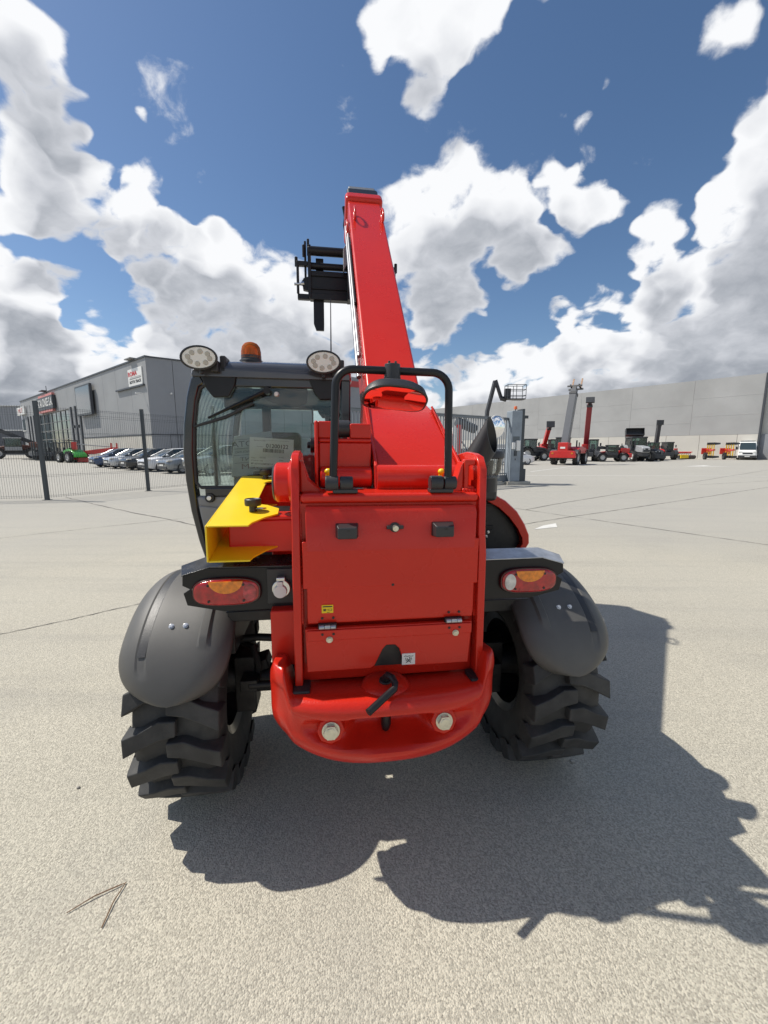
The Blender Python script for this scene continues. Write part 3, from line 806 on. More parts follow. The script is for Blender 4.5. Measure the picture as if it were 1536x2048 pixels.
LRED = mat('lamp_red', (0.38, 0.005, 0.009), 0.12, coat=0.8, var=0.35, vscale=40, bump=0.25, bscale=300)
LAMB = mat('lamp_amber', (0.75, 0.22, 0.004), 0.12, coat=0.8, var=0.3, vscale=60, bump=0.25, bscale=300)
LCLR = mat('lamp_clear', (0.62, 0.62, 0.58), 0.10, coat=0.8, var=0.25, vscale=50)
def superell(cx, cz, a, b, y, n=40, p=2.9):
    out = []
    for i in range(n):
        t = 2 * math.pi * i / n
        c, s = math.cos(t), math.sin(t)
        out.append((cx + a * math.copysign(abs(c) ** (2 / p), c), y, cz + b * math.copysign(abs(s) ** (2 / p), s)))
    return out
def lamp_bracket(sx):
    mb = MB()
    P = [(0.305, 0.890), (0.305, 1.040), (0.61, 1.044), (0.690, 1.018), (0.692, 0.985), (0.668, 0.972), (0.690, 0.958), (0.680, 0.915), (0.56, 0.888)]
    mb.prism([(sx * x, z) for x, z in P], 'y', -0.372, -0.366)
    mb.prism([(sx * x, z) for x, z in ((0.305, 0.888), (0.555, 0.886), (0.555, 0.882), (0.305, 0.882))], 'y', -0.376, -0.27)
    o = mb.build('lamp_bracket', BLKM, T, bevel=0.002)
    mb = MB()
    z0, z1 = 1.046, 1.064
    vs = [(sx * 0.30, -0.376, z0), (sx * 0.60, -0.376, z0 + 0.003), (sx * 0.692, -0.374, 1.022), (sx * 0.715, -0.30, 1.036), (sx * 0.63, -0.285, z1), (sx * 0.30, -0.285, z1)]
    vs2 = [(a, b, c - 0.004) for a, b, c in vs]
    mb.add(vs + vs2, [(0, 1, 4, 5), (1, 2, 3, 4), (6, 11, 10, 7), (7, 10, 9, 8), (0, 6, 7, 1), (1, 7, 8, 2), (2, 8, 9, 3), (3, 9, 10, 4), (4, 10, 11, 5), (5, 11, 6, 0)])
    mb.build('bracket_top', WETM if sx < 0 else ALU, o, bevel=0.001)
    cx, cz = sx * 0.546, 0.962
    mb = MB(); mb.loft([superell(cx, cz, 0.114, 0.050, -0.370), superell(cx, cz, 0.115, 0.051, -0.380), superell(cx, cz, 0.111, 0.048, -0.386)])
    l = mb.build('tail_lamp', LRIM, T, smooth=50)
    mb = MB(); mb.loft([superell(cx, cz, 0.107, 0.0455, -0.385), superell(cx, cz, 0.106, 0.044, -0.390), superell(cx, cz, 0.096, 0.038, -0.3935), superell(cx, cz, 0.065, 0.022, -0.395)])
    mb.build('red_lens', LRED, l, smooth=50)
    # amber half-moon at the top, clear or deep red segment at the inner end
    mb = MB()
    pts = [(cx + 0.056 * math.cos(R(t)), cz + 0.0415 + 0.044 * math.sin(R(t))) for t in range(180, 361, 12)]
    pts = [(x, min(z, cz + 0.0405)) for x, z in pts]
    mb.prism(pts, 'y', -0.3925, -0.3965); mb.build('amber_lens', LAMB, l, bevel=0.001)
    mb = MB()
    ex = cx - sx * 0.077
    pts = [(ex + 0.022 * math.cos(R(t)), cz - 0.001 + 0.031 * math.sin(R(t))) for t in range(0, 360, 15)]
    mb.prism(pts, 'y', -0.3905, -0.3958); mb.build('reverse_lens', LCLR if sx > 0 else LPNK, l, bevel=0.001)
    mb = MB()
    pts = [(cx + 0.042 * math.cos(R(t)), max(cz - 0.041 + 0.036 * math.sin(R(t)), cz - 0.038)) for t in range(0, 181, 12)]
    mb.prism(pts, 'y', -0.3925, -0.3956); mb.build('reflector', LRED, l, bevel=0.001)
    mb = MB()
    for dx, dz in ((-0.057, 0.028), (0.057, 0.028), (-0.057, -0.028), (0.057, -0.028)):
        mb.cyl((cx + dx, -0.390, cz + dz), (cx + dx, -0.3968, cz + dz), 0.0045, n=10)
    mb.build('lens_screw', BLKU, l)
    return o
WETM = mat('worn_black_plate', (0.05, 0.05, 0.052), 0.22, metal=0.6, var=0.5, vscale=18, rvar=0.12)
LRIM = mat('lamp_housing', (0.05, 0.006, 0.008), 0.2, coat=0.5)
LPNK = mat('lamp_deep_red', (0.38, 0.03, 0.04), 0.08, coat=0.9, var=0.6, vscale=45, bump=0.3, bscale=200)
lamp_bracket(-1); lamp_bracket(1)
mb = MB(); mb.bb(-0.402, -0.307, -0.379, -0.3725, 0.912, 1.036); sk = mb.build('socket_plate', BLKP, T, bevel=0.002)
mb = MB(); mb.cyl((-0.352, -0.378, 0.972), (-0.352, -0.402, 0.972), 0.033, 0.031, 28)
mb.box((-0.352, -0.395, 1.008), (0.03, 0.03, 0.012)); mb.build('trailer_socket', CHROME, T, bevel=0.003)
mb = MB(); mb.cyl((-0.355, -0.402, 0.964), (-0.355, -0.411, 0.964), 0.0235, 0.022, 26); mb.box((-0.355, -0.4055, 0.988), (0.020, 0.008, 0.022))
mb.build('socket_cap', STW, T, bevel=0.002)

# --- boom
BA = R(46.4); UB = Vector((0, math.cos(BA), math.sin(BA))); NB = Vector((0, -math.sin(BA), math.cos(BA)))
B0 = Vector((0.162, 0.35, 1.838))          # a point on the boom's top face, at its centre line
BX = -0.038
def bp(x, s, n): return tuple(Vector((x + BX, 0, 0)) + Vector((0, B0.y, B0.z)) + UB * s + NB * n)
def boom_box(mb, x0, x1, s0, s1, n0, n1):
    v = [bp(x, s, n) for n in (n0, n1) for s in (s0, s1) for x in (x0, x1)]
    mb.add(v, [(0, 1, 3, 2), (4, 6, 7, 5), (0, 4, 5, 1), (2, 3, 7, 6), (0, 2, 6, 4), (1, 5, 7, 3)])
    return mb
mb = MB(); boom_box(mb, 0.030, 0.296, -0.75, 2.34, -0.30, 0.0)
boom = mb.build('boom', RED, T, bevel=0.016, seg=4)
mb = MB(); boom_box(mb, 0.010, 0.316, 2.19, 2.31, -0.34, 0.026); mb.build('boom_collar', RED, boom, bevel=0.03, seg=4)
mb = MB(); boom_box(mb, 0.030, 0.290, 2.311, 2.44, -0.32, 0.012); mb.build('boom_end_guide', BLKM, boom, bevel=0.02, seg=4)
mb = MB(); boom_box(mb, 0.045, 0.275, 2.44, 2.53, -0.30, -0.002); mb.build('inner_boom', mat('boom_grey', (0.16, 0.165, 0.175), 0.4, var=0.1), boom, bevel=0.015, seg=3)
mb = MB()
mb.cyl(bp(0.016, 0.2, -0.06), bp(0.016, 1.95, -0.06), 0.011, n=10); mb.cyl(bp(0.012, 0.1, -0.12), bp(0.012, 2.0, -0.12), 0.013, n=10)
boom_box(mb, 0.010, 0.030, 0.5, 1.4, -0.22, -0.17)
mb.build('hydraulic_pipe', mat('pipe_grey', (0.30, 0.30, 0.31), 0.35, metal=0.6), boom)
mb = MB()
for x in (0.018, 0.308):
    boom_box(mb, x - 0.006, x + 0.006, 0.7, 1.6, -0.20, -0.03) if x < 0.1 else None
mb.build('side_cover', BLKM, boom, bevel=0.003)
for x in (0.068, 0.280):
    for s in (1.86,):
        mb = MB()
        mb.tube([bp(x, s + 0.075 * math.cos(2 * math.pi * t / 20), 0.034 + 0.030 * math.sin(2 * math.pi * t / 20)) for t in range(21)], 0.0085, 10)
        mb.build('lifting_eye', RED, boom)
mb = MB(); mb.tube([bp(0.012, 1.80 + 0.075 * math.cos(2 * math.pi * t / 20), -0.05 + 0.045 * math.sin(2 * math.pi * t / 20)) for t in range(21)], 0.0085, 10); mb.build('lifting_eye', RED, boom)
# wide rear end of the boom
mb = MB()
mb.prism([(-0.345, 1.307), (-0.345, 1.345), (-0.30, 1.395), (0.10, 1.628), (0.32, 1.70), (0.45, 1.60), (0.30, 1.30), (0.0, 1.15), (-0.22, 1.15), (-0.32, 1.22)], 'x', 0.012 + BX, 0.318 + BX)
mb.build('boom_tail', RED, boom, bevel=0.012, seg=4)
mb = MB()
for xx in (0.004, 0.318): mb.prism([(-0.33, 1.30), (-0.32, 1.39), (-0.29, 1.412), (0.11, 1.638), (0.16, 1.61), (0.30, 1.42), (0.10, 1.20)], 'x', xx + BX, xx + BX + 0.012)
mb.build('boom_cheek', RED, boom, bevel=0.004)
mb = MB()
for k in range(46):
    a = k / 45
    for xx in (0.018, 0.316): mb.ell((xx + BX, -0.325 + 0.42 * a, 1.362 + 0.272 * a + 0.004), (0.0055, 0.008, 0.0055), 7, 4)
tag(mb.build('weld_bead', RED, boom), kind='stuff')
mb = MB(); mb.cyl((0.012 + BX, -0.30, 1.34), (0.318 + BX, -0.30, 1.34), 0.052, n=24); mb.build('pivot_tube', RED, boom)
# bracket box left of the boom with its roller
mb = MB()
mb.bb(-0.215, -0.030, -0.27, -0.04, 1.307, 1.470); mb.bb(-0.215, -0.030, -0.275, -0.04, 1.470, 1.484)
mb.bb(-0.218, -0.165, -0.27, -0.05, 1.484, 1.545); mb.bb(-0.105, -0.030, -0.27, -0.05, 1.484, 1.538)
mb.bb(-0.228, -0.2155, -0.30, -0.02, 1.30, 1.545)
mb.cyl((-0.21, -0.275, 1.345), (-0.030, -0.275, 1.345), 0.040, n=20)
br = mb.build('pivot_bracket', RED, T, bevel=0.007, seg=3)
mb = MB(); mb.cyl((-0.170, -0.235, 1.520), (-0.102, -0.235, 1.520), 0.031, n=24); mb.build('hose_roller', BLKP, T, bevel=0.006)
mb = MB(); mb.cyl((-0.229, -0.22, 1.46), (-0.245, -0.22, 1.46), 0.028, n=20); mb.cyl((-0.245, -0.22, 1.46), (-0.256, -0.22, 1.46), 0.014, n=6); mb.build('pin_nut', BLKM, br, bevel=0.002)
for x, y in ((-0.183, -0.345), (0.205, -0.345)):
    mb = MB(); mb.cyl((x, y, 1.335), (x, y - 0.012, 1.362), 0.008, n=10); mb.ell((x, y - 0.014, 1.370), (0.012, 0.012, 0.011), 12, 8); mb.build('grease_cap', YEL, T)

# --- mirror on its hoop
mb = MB()
def arc(c, r, a0, a1, n, y0):
    return [(c[0] + r * math.cos(R(a0 + (a1 - a0) * i / n)), y0, c[1] + r * math.sin(R(a0 + (a1 - a0) * i / n))) for i in range(n + 1)]
hp = [(-0.160, -0.462, 1.345)] + arc((-0.095, 1.638), 0.055, 180, 90, 8, -0.448) + arc((0.150, 1.636), 0.055, 90, 0, 8, -0.448) + [(0.207, -0.462, 1.345)]
mb.tube(hp, 0.0125, 14); hoop = mb.build('mirror_hoop', BLKM, T)
for x, s in ((-0.150, 1), (0.182, -1)):
    mb = MB()
    mb.cyl((x - 0.043, -0.462, 1.338), (x - 0.002, -0.462, 1.338), 0.0245, n=22); mb.cyl((x + 0.002, -0.462, 1.338), (x + 0.043, -0.462, 1.338), 0.0225, n=22)
    mb.bb(x - 0.032 + s * 0.012, x + 0.046 + s * 0.012, -0.475, -0.435, 1.3065, 1.320)
    mb.build('hoop_clamp', BLKP, T, bevel=0.004)
mb = MB(); mb.cyl((0.024, -0.449, 1.662), (0.024, -0.449, 1.712), 0.026, 0.024, 18); mb.box((0.024, -0.449, 1.65), (0.045, 0.045, 0.04))
for dx in (-0.010, 0.010): mb.cyl((0.024 + dx, -0.449, 1.712), (0.024 + dx, -0.449, 1.722), 0.004, n=8)
mb.build('mirror_clamp', BLKP, T, bevel=0.004)
def mirror_head():
    cx, cy, cz = 0.028, -0.478, 1.606
    mb = MB(); rings = []
    tilt = Matrix.Translation((cx, cy, cz)) @ Matrix.Rotation(R(4), 4, 'Y') @ Matrix.Rotation(R(-27), 4, 'X')
    def out(a, b, p=3.0, n=44, z=0.0, sag=0.0):
        o = []
        for i in range(n):
            t = 2 * math.pi * i / n; c, s = math.cos(t), math.sin(t)
            x = a * math.copysign(abs(c) ** (2 / p), c); y = b * math.copysign(abs(s) ** (2 / p), s)
            o.append(tilt @ Vector((x, y, z - sag * (x / 0.1) ** 2)))
        return o
    mb.loft([out(0.055, 0.030, z=0.040, sag=0.014), out(0.080, 0.048, z=0.036, sag=0.014), out(0.092, 0.060, z=0.024, sag=0.014), out(0.099, 0.066, z=0.0, sag=0.014), out(0.096, 0.063, z=-0.003, sag=0.014), out(0.06, 0.04, z=0.004, sag=0.014), out(0.02, 0.015, z=0.006, sag=0.014)])
    h = mb.build('mirror_housing', BLKP, T, smooth=45)
    mb = MB()
    mb.loft([out(0.0925, 0.0595, z=-0.0035, sag=0.014), out(0.078, 0.048, z=-0.0065, sag=0.014), out(0.04, 0.024, z=-0.0090, sag=0.014), out(0.004, 0.002, z=-0.0096, sag=0.014)])
    mb.build('mirror_glass', MIRR, h, smooth=60)
MIRR = mat('mirror', (0.92, 0.92, 0.92), 0.02, metal=1.0)
mirror_head()

# --- engine hood on the right
def hood():
    arcp = [(0.335, 1.285), (0.45, 1.278), (0.56, 1.258), (0.66, 1.225), (0.75, 1.178), (0.82, 1.118), (0.87, 1.045), (0.898, 0.985), (0.902, 0.940), (0.872, 0.890)]
    inn = [(0.335, 1.235), (0.45, 1.229), (0.55, 1.214), (0.635, 1.186), (0.715, 1.142), (0.777, 1.088), (0.828, 1.026), (0.858, 0.970), (0.862, 0.940), (0.842, 0.905)]
    mb = MB(); rings = []
    for y, k in ((0.285, 0.985), (0.30, 1.0), (0.9, 1.0), (1.5, 0.97), (1.95, 0.86)):
        pts = [(x, z) for x, z in arcp] + [(x, z) for x, z in reversed(inn)]
        rings.append([(0.335 + (x - 0.335) * k, y, 0.90 + (z - 0.90) * (k if z > 0.9 else 1)) for x, z in pts])
    mb.loft(rings)
    o = mb.build('engine_hood', RED, T, bevel=0.006, seg=3, smooth=45)
    mb = MB(); mb.prism([(0.30, 1.24)] + inn[1:] + [(0.74, 0.80), (0.56, 0.745), (0.30, 0.745)], 'y', 0.33, 1.8)
    p = mb.build('engine_bay_panel', BLKU, T, bevel=0.004)
    mb = MB(); mb.bb(0.36, 0.66, 0.318, 0.3295, 1.055, 1.135); mb.bb(0.36, 0.70, 0.322, 0.3295, 1.145, 1.160); mb.bb(0.36, 0.70, 0.322, 0.3295, 1.022, 1.036)
    mb.prism([(0.34, 1.015), (0.70, 1.015), (0.52, 0.78), (0.34, 0.78)], 'y', 0.324, 0.3295)
    mb.build('vent_frame', BLKM, p, bevel=0.003)
    for x, z in ((0.672, 1.000), (0.662, 0.976), (0.59, 0.885)): hexbolt(p, (x, 0.324, z), 0.0065, name='screw', m=CHROME)
    return o
hood()
mb = MB()
def ering(c, up, sd, n=28): return [Vector(c) + Vector(up) * math.cos(2 * math.pi * i / n) + Vector(sd) * math.sin(2 * math.pi * i / n) for i in range(n)]
r0 = ering((0.475, 0.24, 1.25), (-0.060, 0, 0.03), (0, 0.064, 0)); r1 = ering((0.525, 0.23, 1.365), (-0.056, 0.0, 0.036), (0.004, 0.064, 0)); r2 = ering((0.605, 0.18, 1.520), (-0.014, 0.012, 0.090), (0.042, 0.046, 0.0))
i2 = ering((0.605, 0.18, 1.520), (-0.013, 0.011, 0.084), (0.038, 0.041, 0.0)); i1 = ering((0.530, 0.23, 1.375), (-0.050, 0, 0.032), (0.004, 0.057, 0)); i0 = ering((0.48, 0.24, 1.27), (-0.053, 0, 0.027), (0, 0.057, 0))
mb.loft([r0, r1, r2, i2, i1, i0]); mb.build('exhaust_pipe', mat('exhaust_black', (0.022, 0.022, 0.024), 0.55, var=0.1), T, smooth=50)
mb = MB(); mb.lathe([(0.0, 1.452), (0.05, 1.450), (0.078, 1.440), (0.084, 1.425), (0.084, 1.405), (0.078, 1.400), (0.0, 1.400)], (0.665, 0.36, 0), 'z', 28); fl = mb.build('precleaner', BLKP, T)
mb = MB(); mb.lathe([(0.074, 1.400), (0.070, 1.34), (0.058, 1.312), (0.062, 1.306), (0.062, 1.296)], (0.665, 0.36, 0), 'z', 28); mb.build('precleaner_bowl', CLEAR, fl)
mb = MB(); mb.lathe([(0.0, 1.392), (0.03, 1.39), (0.025, 1.30), (0.05, 1.298), (0.05, 1.22)], (0.665, 0.36, 0), 'z', 20); mb.build('precleaner_stem', BLKP, fl)
mb = MB(); mb.prism([(0.10, 1.33), (0.40, 1.33), (0.5, 1.38), (1.2, 1.36), (1.2, 1.2), (0.10, 1.2)], 'x', 0.345, 0.62); mb.build('air_filter_cover', BLKP, T, bevel=0.02, seg=3)
hexbolt(T, (0.33, -0.10, 1.20), 0.025, (1, -0.2, 0), 'pivot_bolt')

# --- boom head, carriage and forks
mb = MB()
mb.prism([(1.92, 3.20), (2.02, 3.45), (2.16, 3.42), (2.30, 3.10), (2.34, 2.80), (2.20, 2.74), (2.10, 2.90), (2.04, 3.10)], 'x', 0.06, 0.085)
mb.prism([(1.92, 3.20), (2.02, 3.45), (2.16, 3.42), (2.30, 3.10), (2.34, 2.80), (2.20, 2.74), (2.10, 2.90), (2.04, 3.10)], 'x', 0.235, 0.26)
mb.bb(0.0, 0.03, 2.10, 2.24, 2.76, 3.22)
mb.build('boom_head', BLKM, T, bevel=0.005)
def carriage():
    mb = MB(); y = 2.24
    mb.cyl((-0.345, y, 3.195), (0.345, y, 3.195), 0.038, n=18)
    mb.cyl((-0.345, y + 0.04, 3.085), (0.345, y + 0.04, 3.085), 0.030, n=16)
    for sx in (-1, 1):
        mb.prism([(y - 0.03, 2.80), (y + 0.08, 2.80), (y + 0.08, 3.23), (y - 0.02, 3.24)], 'x', sx * 0.335 - 0.014, sx * 0.335 + 0.014)
        mb.cyl((sx * 0.345, y + 0.02, 3.16), (sx * 0.345, y + 0.02, 3.30), 0.011, n=10)
        mb.cyl((sx * 0.372, y + 0.02, 2.95), (sx * 0.372, y + 0.02, 3.28), 0.010, n=10)
        mb.cyl((sx * 0.385, y, 3.14), (sx * 0.385, y, 3.24), 0.012, n=10)
        mb.bb(sx * 0.35, sx * 0.45, y - 0.01, y + 0.03, 3.065, 3.105)
        mb.cyl((sx * 0.452, y + 0.01, 3.06), (sx * 0.452, y + 0.01, 3.14), 0.014, n=10)
        mb.cyl((sx * 0.440, y, 2.83), (sx * 0.440, y, 3.10), 0.012, n=10)
        mb.prism([(sx * 0.34, 2.985), (sx * 0.39, 2.965), (sx * 0.405, 2.94), (sx * 0.395, 2.87), (sx * 0.34, 2.86)], 'y', y, y + 0.05)
        mb.bb(sx * 0.34, sx * 0.445, y - 0.01, y + 0.04, 2.785, 2.83)
    mb.bb(-0.33, 0.33, y, y + 0.05, 2.84, 3.035)
    mb.bb(-0.33, 0.33, y - 0.014, y - 0.001, 2.985, 3.010); mb.bb(-0.33, 0.33, y - 0.012, y - 0.001, 2.875, 2.89)
    mb.bb(-0.335, 0.335, y - 0.02, y + 0.06, 2.785, 2.838)
    mb.bb(-0.28, -0.21, y + 0.051, y + 0.08, 2.8, 3.16); mb.bb(0.21, 0.28, y + 0.051, y + 0.08, 2.8, 3.16)
    c = mb.build('fork_carriage', BLKM, T, bevel=0.004)
    for sx in (-1, 1):
        mb = MB()
        a, b = sx * 0.21, sx * 0.305
        rg = []
        for (x0, x1, yy, z) in ((a, b, y + 0.03, 2.80), (a, b, y + 0.02, 2.66), (a, b, y + 0.01, 2.58), (a + sx * 0.002, b - sx * 0.022, y, 2.52)):
            rg.append([(x0, yy - 0.018, z), (x1, yy - 0.018, z), (x1, yy + 0.018, z), (x0, yy + 0.018, z)])
        mb.loft(rg); mb.build('fork', BLKM, T, bevel=0.004)
    mb = MB(); mb.cyl((-0.395, y - 0.01, 2.91), (-0.472, y - 0.01, 2.905), 0.0115, n=12); mb.cyl((-0.385, y - 0.01, 2.915), (-0.41, y - 0.01, 2.912), 0.018, n=8)
    mb.build('locking_rod', CHROME, c)
    return c
carriage()
mb = MB()
mb.prism([(-0.035, 3.18), (-0.005, 3.24), (0.02, 3.20), (0.01, 3.08), (-0.035, 3.0)], 'y', 2.13, 2.20); mb.cyl((0.0, 2.14, 3.20), (0.0, 2.14, 3.32), 0.017, n=10)
mb.build('head_lug', mat('worn_steel', (0.32, 0.32, 0.31), 0.4, metal=0.5, var=0.2), T, bevel=0.003)
mb = MB()
mb.tube([(-0.015, 2.12, 3.30), (-0.025, 2.11, 3.36), (-0.018, 2.10, 3.42), (-0.03, 2.10, 3.50)], [0.010, 0.013, 0.012, 0.016], 8)
mb.tube([(-0.02, 2.10, 3.505), (0.0, 2.08, 3.50), (0.01, 2.06, 3.46), (0.005, 2.06, 3.40)], 0.005, 6)
mb.tube([(0.0, 2.12, 3.20), (-0.005, 2.1, 3.12), (0.012, 2.08, 3.07), (0.03, 2.06, 3.06)], 0.008, 8)
mb.build('coupler_hose', BLKM, T)

# --- cab
YR = 0.43            # rear face of the cab
LEFT = [(-0.800, 0.70), (-0.838, 0.82), (-0.875, 0.96), (-0.905, 1.12), (-0.922, 1.28), (-0.926, 1.42), (-0.915, 1.56), (-0.892, 1.70), (-0.868, 1.785), (-0.830, 1.83)]
INL = [(-0.768, 0.70), (-0.803, 0.82), (-0.838, 0.96), (-0.866, 1.12), (-0.876, 1.25), (-0.876, 1.42), (-0.866, 1.56), (-0.848, 1.68), (-0.828, 1.745), (-0.80, 1.765)]
def cab():
    # rear and front posts follow the curved side of the cab
    for y0, y1 in ((YR, YR + 0.075), (1.50, 1.57)):
        mb = MB(); mb.prism(LEFT + list(reversed(INL)), 'y', y0, y1)
        mb.build('cab_post', CABD, T, bevel=0.012, seg=3, smooth=50)
        mb = MB(); mb.prism([(-0.128, 0.70), (-0.075, 0.70), (-0.075, 1.80), (-0.10, 1.832), (-0.128, 1.80)], 'y', y0, y1)
        mb.build('cab_post', CABD, T, bevel=0.01, seg=3)
    mb = MB()
    mb.bb(-0.845, -0.128, YR + 0.004, YR + 0.07, 1.752, 1.832)
    mb.build('rear_header', CABD, T, bevel=0.008, seg=3)
    mb = MB(); mb.bb(-0.83, -0.128, YR + 0.002, YR + 0.06, 1.195, 1.243); mb.build('rear_sill', CABD, T, bevel=0.008, seg=3)
    mb = MB(); mb.bb(-0.84, -0.128, 1.51, 1.565, 1.74, 1.83); mb.bb(-0.84, -0.128, 1.51, 1.565, 0.70, 0.92); mb.build('front_frame', CABD, T, bevel=0.006)
    # roof shell
    mb = MB(); rings = []
    for y, dz, k in ((YR - 0.02, -0.012, 0.965), (YR + 0.0, 0.012, 0.985), (YR + 0.06, 0.032, 1.0), (0.9, 0.052, 1.0), (1.40, 0.045, 1.0), (1.58, 0.01, 0.96)):
        xs = [(-0.868, 0.0), (-0.862, 0.55), (-0.835, 0.9), (-0.78, 1.0), (-0.60, 1.07), (-0.46, 1.08), (-0.30, 1.07), (-0.15, 1.0), (-0.09, 0.9), (-0.068, 0.5), (-0.066, 0.0)]
        top = [(-0.466 + (x + 0.466) * k, y, 1.80 + (0.05 + dz) * h) for x, h in xs]
        bot = [(-0.466 + (x + 0.466) * k * 0.99, y, 1.795) for x, h in reversed(xs)]
        rings.append(top + bot)
    mb.loft(rings)
    mb.build('cab_roof', CABR, T, bevel=0.006, smooth=50)
    mb = MB(); mb.bb(-0.82, -0.12, YR + 0.08, 1.50, 1.772, 1.794); mb.build('headliner', INT, T)
    # panes
    mb = MB(); mb.prism([(-0.872, 1.235), (-0.876, 1.42), (-0.866, 1.56), (-0.848, 1.68), (-0.828, 1.745), (-0.80, 1.765), (-0.12, 1.765), (-0.12, 1.235)], 'y', YR + 0.020, YR + 0.024)
    mb.build('rear_window', GLASS, T, smooth=0)
    mb = MB(); mb.tube([(-0.790, YR + 0.013, 1.764), (-0.826, YR + 0.013, 1.742), (-0.848, YR + 0.013, 1.68), (-0.866, YR + 0.013, 1.56), (-0.876, YR + 0.013, 1.42), (-0.874, YR + 0.013, 1.27), (-0.850, YR + 0.013, 1.243), (-0.14, YR + 0.013, 1.243)], 0.009, 8)
    mb.build('window_seal', BLKP, T)
    mb = MB(); mb.bb(-0.85, -0.12, 1.535, 1.539, 0.92, 1.745); mb.build('front_window', SGLASS, T, smooth=0)
    mb = MB()
    rg = [[(x + 0.012, y, z) for x, z in LEFT[3:9]] for y in (YR + 0.075, 1.50)]
    mb.loft(rg, closed=False, caps=False); mb.build('door_window', SGLASS, T, smooth=60)
    mb = MB(); mb.bb(-0.104, -0.100, YR + 0.075, 1.50, 1.10, 1.79); mb.build('side_window', SGLASS, T, smooth=0)
    mb = MB(); mb.bb(-0.104, -0.080, YR + 0.075, 1.50, 0.70, 1.10); mb.build('side_panel', RED, T, bevel=0.004)
    mb = MB()
    rg = [[(x, y, z) for x, z in LEFT[0:4]] + [(x + 0.03, y, z) for x, z in reversed(LEFT[0:4])] for y in (YR + 0.076, 1.499)]
    mb.loft(rg); dr = mb.build('cab_door', CABD, T, bevel=0.004, smooth=50)
    mb = MB(); mb.tube([(-0.905, 0.95, 1.13), (-0.905, 0.95, 1.70)], 0.012, 8); mb.build('door_bar', CABD, dr)
    mb = MB(); mb.bb(-0.79, -0.10, YR + 0.06, 1.56, 0.62, 0.70); mb.build('cab_floor', BLKU, T)
    # grey moulded panel below the rear window
    mb = MB()
    P = [(-0.878, 1.198), (-0.865, 1.10), (-0.845, 0.985), (-0.80, 0.935), (-0.62, 0.925), (-0.13, 0.925), (-0.13, 1.198)]
    mb.prism(P, 'y', YR + 0.004, YR + 0.055)
    pn = mb.build('rear_panel', CABG, T, bevel=0.018, seg=4)
    mb = MB(); rings = []
    mb.prism([(-0.862, 1.150), (-0.60, 1.118), (-0.40, 1.105), (-0.40, 0.95), (-0.80, 0.95), (-0.838, 1.0)], 'y', YR - 0.012, YR + 0.006); mb.build('panel_swage', CABG, pn, bevel=0.014, seg=4)
    mb = MB(); mb.cyl((-0.806, YR + 0.004, 1.190), (-0.806, YR - 0.012, 1.190), 0.026, 0.023, 22); k = mb.build('window_hinge', BLKP, T, bevel=0.003)
    mb = MB(); mb.cyl((-0.806, YR - 0.010, 1.190), (-0.806, YR - 0.02, 1.190), 0.014, 0.012, 18); mb.build('hinge_screw', CHROME, k, bevel=0.002)
    mb = MB(); mb.prism([(-0.76, 0.925), (-0.10, 0.925), (-0.10, 0.62), (-0.72, 0.62)], 'y', YR + 0.01, YR + 0.05); mb.build('rear_lower_wall', BLKU, T)
    # wiper
    mb = MB()
    a = Vector((-0.498, YR - 0.012, 1.735)); b = Vector((-0.862, YR - 0.010, 1.56))
    mb.cyl((a.x, YR + 0.02, a.z), (a.x, YR - 0.025, a.z), 0.018, n=16)
    d = (b - a)
    mb.tube([a, a + d * 0.25, a + d * 0.6, a + d * 0.80], [0.013, 0.010, 0.007, 0.006], 8)
    wp = mb.build('wiper', BLKM, T)
    mb = MB(); s2 = Vector((0.01, 0.012, -0.028))
    mb.tube([a + d * 0.22 + s2 * 0.9, a + d * 0.6 + s2, b + s2 * 0.3], [0.006, 0.009, 0.006], 6); mb.build('wiper_blade', BLKP, wp)
    mb = MB(); mb.cyl((-0.455, YR + 0.018, 1.722), (-0.455, YR + 0.004, 1.722), 0.013, 0.010, 16); mb.build('window_plug', WHITE, T)
    # hinges of the rear window, hanging below the header
    for x in (-0.73, -0.205):
        mb = MB(); mb.prism([(x - 0.085, 1.80), (x + 0.085, 1.80), (x + 0.075, 1.752), (x + 0.045, 1.70), (x - 0.03, 1.695), (x - 0.06, 1.735)], 'y', YR - 0.012, YR + 0.018)
        mb.build('window_bracket', BLKM, T, bevel=0.006)
    # work lamps
    for x, z, tx in ((-0.795, 1.868, -0.05), (-0.212, 1.868, 0.0)):
        worklamp(x, z, tx)
    # beacon
    bx, by, bz = -0.592, 0.56, 1.893
    mb = MB(); mb.lathe([(0.062, 0), (0.060, 0.010), (0.052, 0.014), (0.052, 0.034), (0.0, 0.036)], (bx, by, bz), 'z', 28); bc = mb.build('beacon', BLKP, T)
    mb = MB(); mb.lathe([(0.052, 0.022), (0.051, 0.055), (0.046, 0.080), (0.033, 0.097), (0.016, 0.104), (0.001, 0.105)], (bx, by, bz), 'z', 32); mb.build('beacon_dome', AMBER, bc, smooth=60)
    mb = MB(); mb.lathe([(0.001, 0.080), (0.024, 0.078), (0.022, 0.05), (0.03, 0.036), (0.001, 0.036)], (bx, by, bz), 'z', 20); mb.build('beacon_reflector', CHROME, bc)
    # aerial
    mb = MB(); mb.tube([(-0.172, 0.60, 1.88), (-0.172, 0.60, 1.93), (-0.171, 0.60, 2.25)], [0.008, 0.004, 0.0022], 8); mb.build('aerial', BLKM, T)
    mb = MB(); mb.prism([(-0.36, 1.896), (-0.30, 1.915), (-0.24, 1.898)], 'y', 0.70, 0.80); mb.build('roof_vent', BLKM, T)
    # inside
    mb = MB()
    mb.box((-0.47, 0.86, 1.00), (0.46, 0.44, 0.12)); mb.box((-0.47, 0.655, 1.20), (0.44, 0.10, 0.42), (R(-8), 0, 0))
